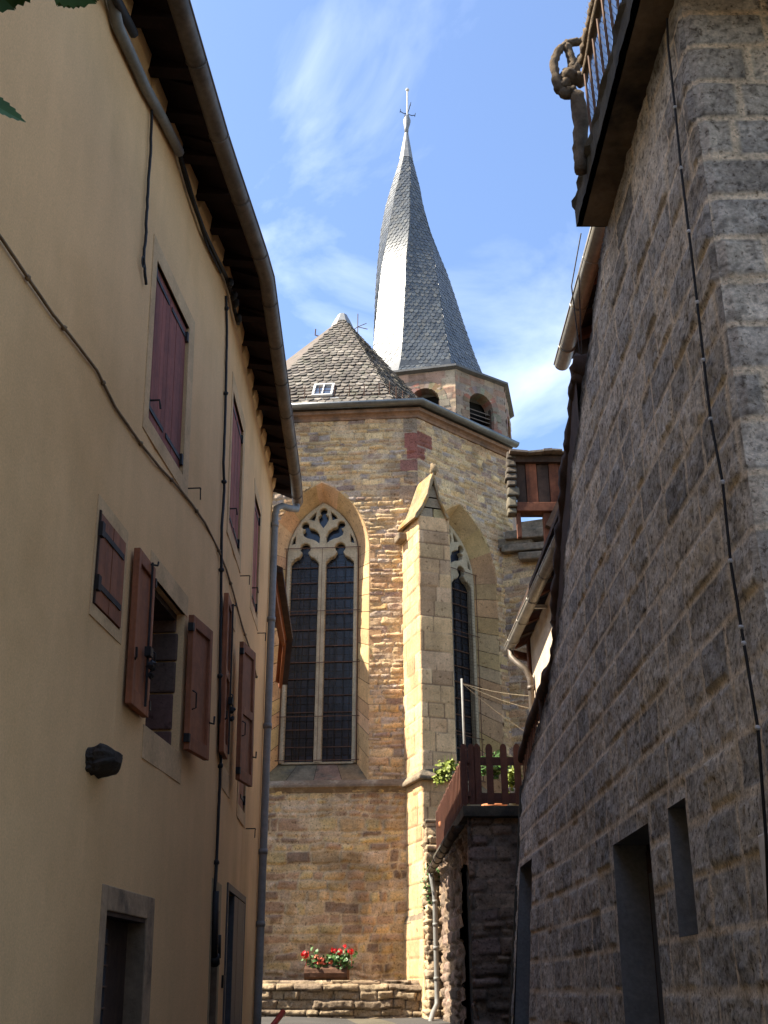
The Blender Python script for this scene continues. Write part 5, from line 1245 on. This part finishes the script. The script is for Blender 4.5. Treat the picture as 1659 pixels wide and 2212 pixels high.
# picket fence
PF = thing('picket_fence', 'red-brown picket fence along the street edge of the garden terrace', 'fence', (.95, 15.5, SZ))
nP = 26
for k in range(nP):
    t = (k+.2)/nP; p = A.lerp(B_, t) - so_*.05; tp = SZ + .70 + .012*math.sin(k*2.3)
    mb = MB(); g_ = lambda a, b, c, p=p: Vector((p.x + sd.x*a - so_.x*b, p.y + sd.y*a - so_.y*b, c))
    mb.prism([(-.028, SZ+.03), (.028, SZ+.03), (.028, tp-.03), (.018, tp-.008), (0, tp), (-.018, tp-.008), (-.028, tp-.03)], lambda a, z, q: g_(a, q, z), 0, .018); ob('picket', mb, m_fence, PF)
for z in (SZ+.14, SZ+.55):
    mb = MB(); mb.bar(A - so_*.085 + Vector((0, 0, z)), B_ - so_*.085 + Vector((0, 0, z)), .03, .06); ob('rail', mb, m_fence, PF)
PG = thing('picket_gate', 'short stretch of broad round-topped brown pickets facing the street, over the terrace wall', 'fence', (1.35, 13.05, SZ))
for x in (1002, 1018, 1031, 1057, 1088, 1117, 1145):
    xx = at_y(x, 1650, 13.05).x; tp = SZ + .76; mb = MB()
    mb.prism([(-.042, SZ+.02), (.042, SZ+.02), (.042, tp-.05), (.032, tp-.02), (.014, tp), (-.014, tp), (-.032, tp-.02), (-.042, tp-.05)], lambda a, z, q, xx=xx: Vector((xx+a, 13.03+q, z)), 0, .022); ob('picket', mb, m_fence, PG)
for z, h in ((SZ+.10, .12), (SZ+.55, .10)):
    mb = MB(); mb.box(.98, 1.9, 13.055, 13.085, z-h/2, z+h/2); ob('rail', mb, m_fence, PG)
mb = MB(); pc = at_y(1004, 1620, 13.9); pt = at_y(1004, 1466, 13.9)
mb.tube([(pc.x, 13.9, SZ), (pc.x-.01, 13.9, pt.z)], .016, 7)
CL = tag(ob('clothesline_pole', mb, m_grey, None, True, (pc.x, 13.9, SZ)), 'thin grey pole with slack lines on the terrace, before the right church window', 'clothesline')
for (xa_, ya_), (xb_, yb_) in (((1010, 1480), (1142, 1503)), ((1012, 1482), (1142, 1530)), ((1016, 1490), (1134, 1580))):
    a = Vector((pc.x, 13.9, pt.z-.07)); b = at_y(xb_, yb_, 14.35); mb = MB()
    mb.tube([a.lerp(b, t) + Vector((0, 0, -.03*math.sin(math.pi*t))) for t in np.linspace(0, 1, 8)], .0045, 4); ob('line', mb, m_rope, CL)
# plants on the terrace
def pot(name, label, c, r, h, spots, n, size, mat, seed, cat='plant', sq=1.0):
    T = thing(name, label, cat, tuple(c)); mb = MB()
    mb.tube([c, c+Vector((0, 0, h*.8)), c+Vector((0, 0, h*.8)), c+Vector((0, 0, h))], [r*.72, r*.95, r*1.08, r*1.08], 12); ob('pot', mb, m_terra, T, True)
    leaf_cluster('foliage', T, spots, n, size, mat, seed, sq); return T
c = at_y(952, 1690, 17.3); c = Vector((c.x+.10, 17.3, SZ))
top = lambda x, y, d=17.3: at_y(x, y, d)
T1 = pot('potted_plant', 'yellow-green potted plant glowing in the sun behind the picket fence, next to the buttress', c, .14, .42, [(top(957, 1672), .16), (top(968, 1662), .13), (top(975, 1655), .10), (top(950, 1680), .10)], 260, .035, m_yel, 1)
rng = random.Random(2)
mb = MB()
for k in range(14):
    b = top(955+rng.uniform(-6, 22), 1680); e = b + Vector((rng.uniform(-.06, .08), rng.uniform(-.1, .1), rng.uniform(.15, .38))); mb.tube([b, e], [.006, .002], 4)
ob('stems', mb, m_yel, T1)
c2 = at_y(1066, 1690, 14.6)
T2 = pot('potted_shrub', 'dark green shrub in a terracotta pot behind the broad brown pickets', Vector((c2.x, 14.6, SZ)), .17, .26, [(top(1056, 1650, 14.6), .18), (top(1078, 1655, 14.6), .16)], 220, .04, m_leaf, 3)
c3 = at_y(1106, 1700, 15.4)
T3 = pot('potted_grass', 'sunlit yellow grassy plant in a pot, right of the dark green shrub', Vector((c3.x, 15.4, SZ)), .13, .18, [(top(1106, 1685, 15.4), .13), (top(1104, 1668, 15.4), .11)], 170, .035, m_yel, 4, sq=1.4)
IV = thing('wall_weeds', 'small green weeds growing from the wall beside the terrace downpipe', 'weeds', (.74, 18.2, 2.4))
leaf_cluster('foliage', IV, [(at_y(925, 1905, 18.2), .12), (at_y(926, 1935, 18.2), .13), (at_y(931, 1880, 18.2), .08), (at_y(951, 1885, 18.0), .06)], 150, .026, m_leaf, 7, 1.5)

# ------------------------------------------------------------------ climbing vine hanging in at the upper left
VN = thing('climbing_vine', 'serrated green leaves of a vine hanging in at the upper left corner', 'vine', (-1.78, 2.2, 0.1))
mb = MB()
st = [Vector((-1.78, 2.2, .1)), Vector((-1.80, 2.25, 1.5)), Vector((-1.86, 2.2, 3.2)), Vector((-1.92, 2.3, 4.6)), Vector((-1.7, 2.6, 5.1))]
mb.tube(st, [.035, .03, .026, .02, .012], 7); ob('stem', mb, m_bark, VN, True)
def vleaf(px0, px1, dist, w, roll, seed):
    """leaf whose stalk end / tip project to two photo points at the given distance"""
    rng = random.Random(seed); o = Vector((0, 0, EYE)); a = o + ray(*px0)*dist; b = o + ray(*px1)*(dist*1.02)
    ax_ = b-a; ln = ax_.length; ax_.normalize(); vd = (a-o).normalized(); sdv = ax_.cross(vd).normalized(); nn = sdv.cross(ax_)
    sdv = (sdv*math.cos(roll) + nn*math.sin(roll)).normalized(); n = 13; L_, Rr = [], []
    nn2 = ax_.cross(sdv)
    for i in range(n+1):
        t = i/n; ww = w*(math.sin(math.pi*min(1, t**.75))**.8)*(1 + (.10 if i % 2 else -.06)); ww = max(ww, .001)
        c = a + ax_*(ln*t) - nn2*(.10*ln*math.sin(math.pi*t)*.4)
        L_.append(c + sdv*ww + ax_*(.05*ln if i % 2 else 0) + nn2*ww*.25); Rr.append(c - sdv*ww + ax_*(.05*ln if i % 2 else 0) + nn2*ww*.25)
    C_ = [a + ax_*(ln*i/n) - nn2*(.10*ln*math.sin(math.pi*i/n)*.4) for i in range(n+1)]
    mb = MB(); m = n+1; mb.add(C_ + L_ + Rr, [(i, i+1, m+i+1, m+i) for i in range(n)] + [(i, 2*m+i, 2*m+i+1, i+1) for i in range(n)])
    ob('leaf', mb, m_leaf, VN); return a
tips = [vleaf((-45, 200), (52, 262), 1.9, .020, .9, 1), vleaf((110, -70), (205, 4), 1.9, .045, .2, 2), vleaf((175, -60), (125, 10), 1.95, .04, .3, 3), vleaf((-50, -60), (30, 18), 1.9, .045, .2, 4), vleaf((40, -70), (5, 14), 1.95, .04, .2, 5), vleaf((230, -90), (165, -2), 2.0, .04, .2, 6)]
hub = Vector((0, 0, EYE)) + ray(-140, -160)*2.0
mb = MB(); mb.tube([st[-1], (st[-1]+hub)/2 + Vector((0, 0, .1)), hub], [.012, .008, .005], 5); ob('twig', mb, m_bark, VN)
for a in tips:
    mb = MB(); mb.tube([hub, (hub+a)/2 + Vector((0, 0, .06)), a], [.004, .003, .002], 4); ob('leaf_stalk', mb, m_leaf, VN)

# ------------------------------------------------------------------ unseen house added behind the camera to block sky light from the lower walls
BH = thing('shade_house', 'plain rubble house added unseen behind the viewpoint to darken the lane', 'house', (2, -5, -0.3))
f, gq = facet((-7, -5.0, 0), (1, 0, 0), (0, 1, 0))
sheet('wall', gq, span(0, 16, .12), span(-.6, 6.8, .12), 'dark', m_rubble, BH, 97, flip=True)
mb = MB(); mb.box(-7, 9, -9, -5.08, -.6, 6.8); ob('core', mb, m_oldw, BH)
mb = MB(); mb.add([(-7.3, -4.7, 6.75), (9.3, -4.7, 6.75), (9.3, -7.2, 8.0), (-7.3, -7.2, 8.0), (-7.3, -9.4, 6.75), (9.3, -9.4, 6.75)], [(0, 1, 2, 3), (3, 2, 5, 4)]); ob('roof', mb, m_tile, BH)
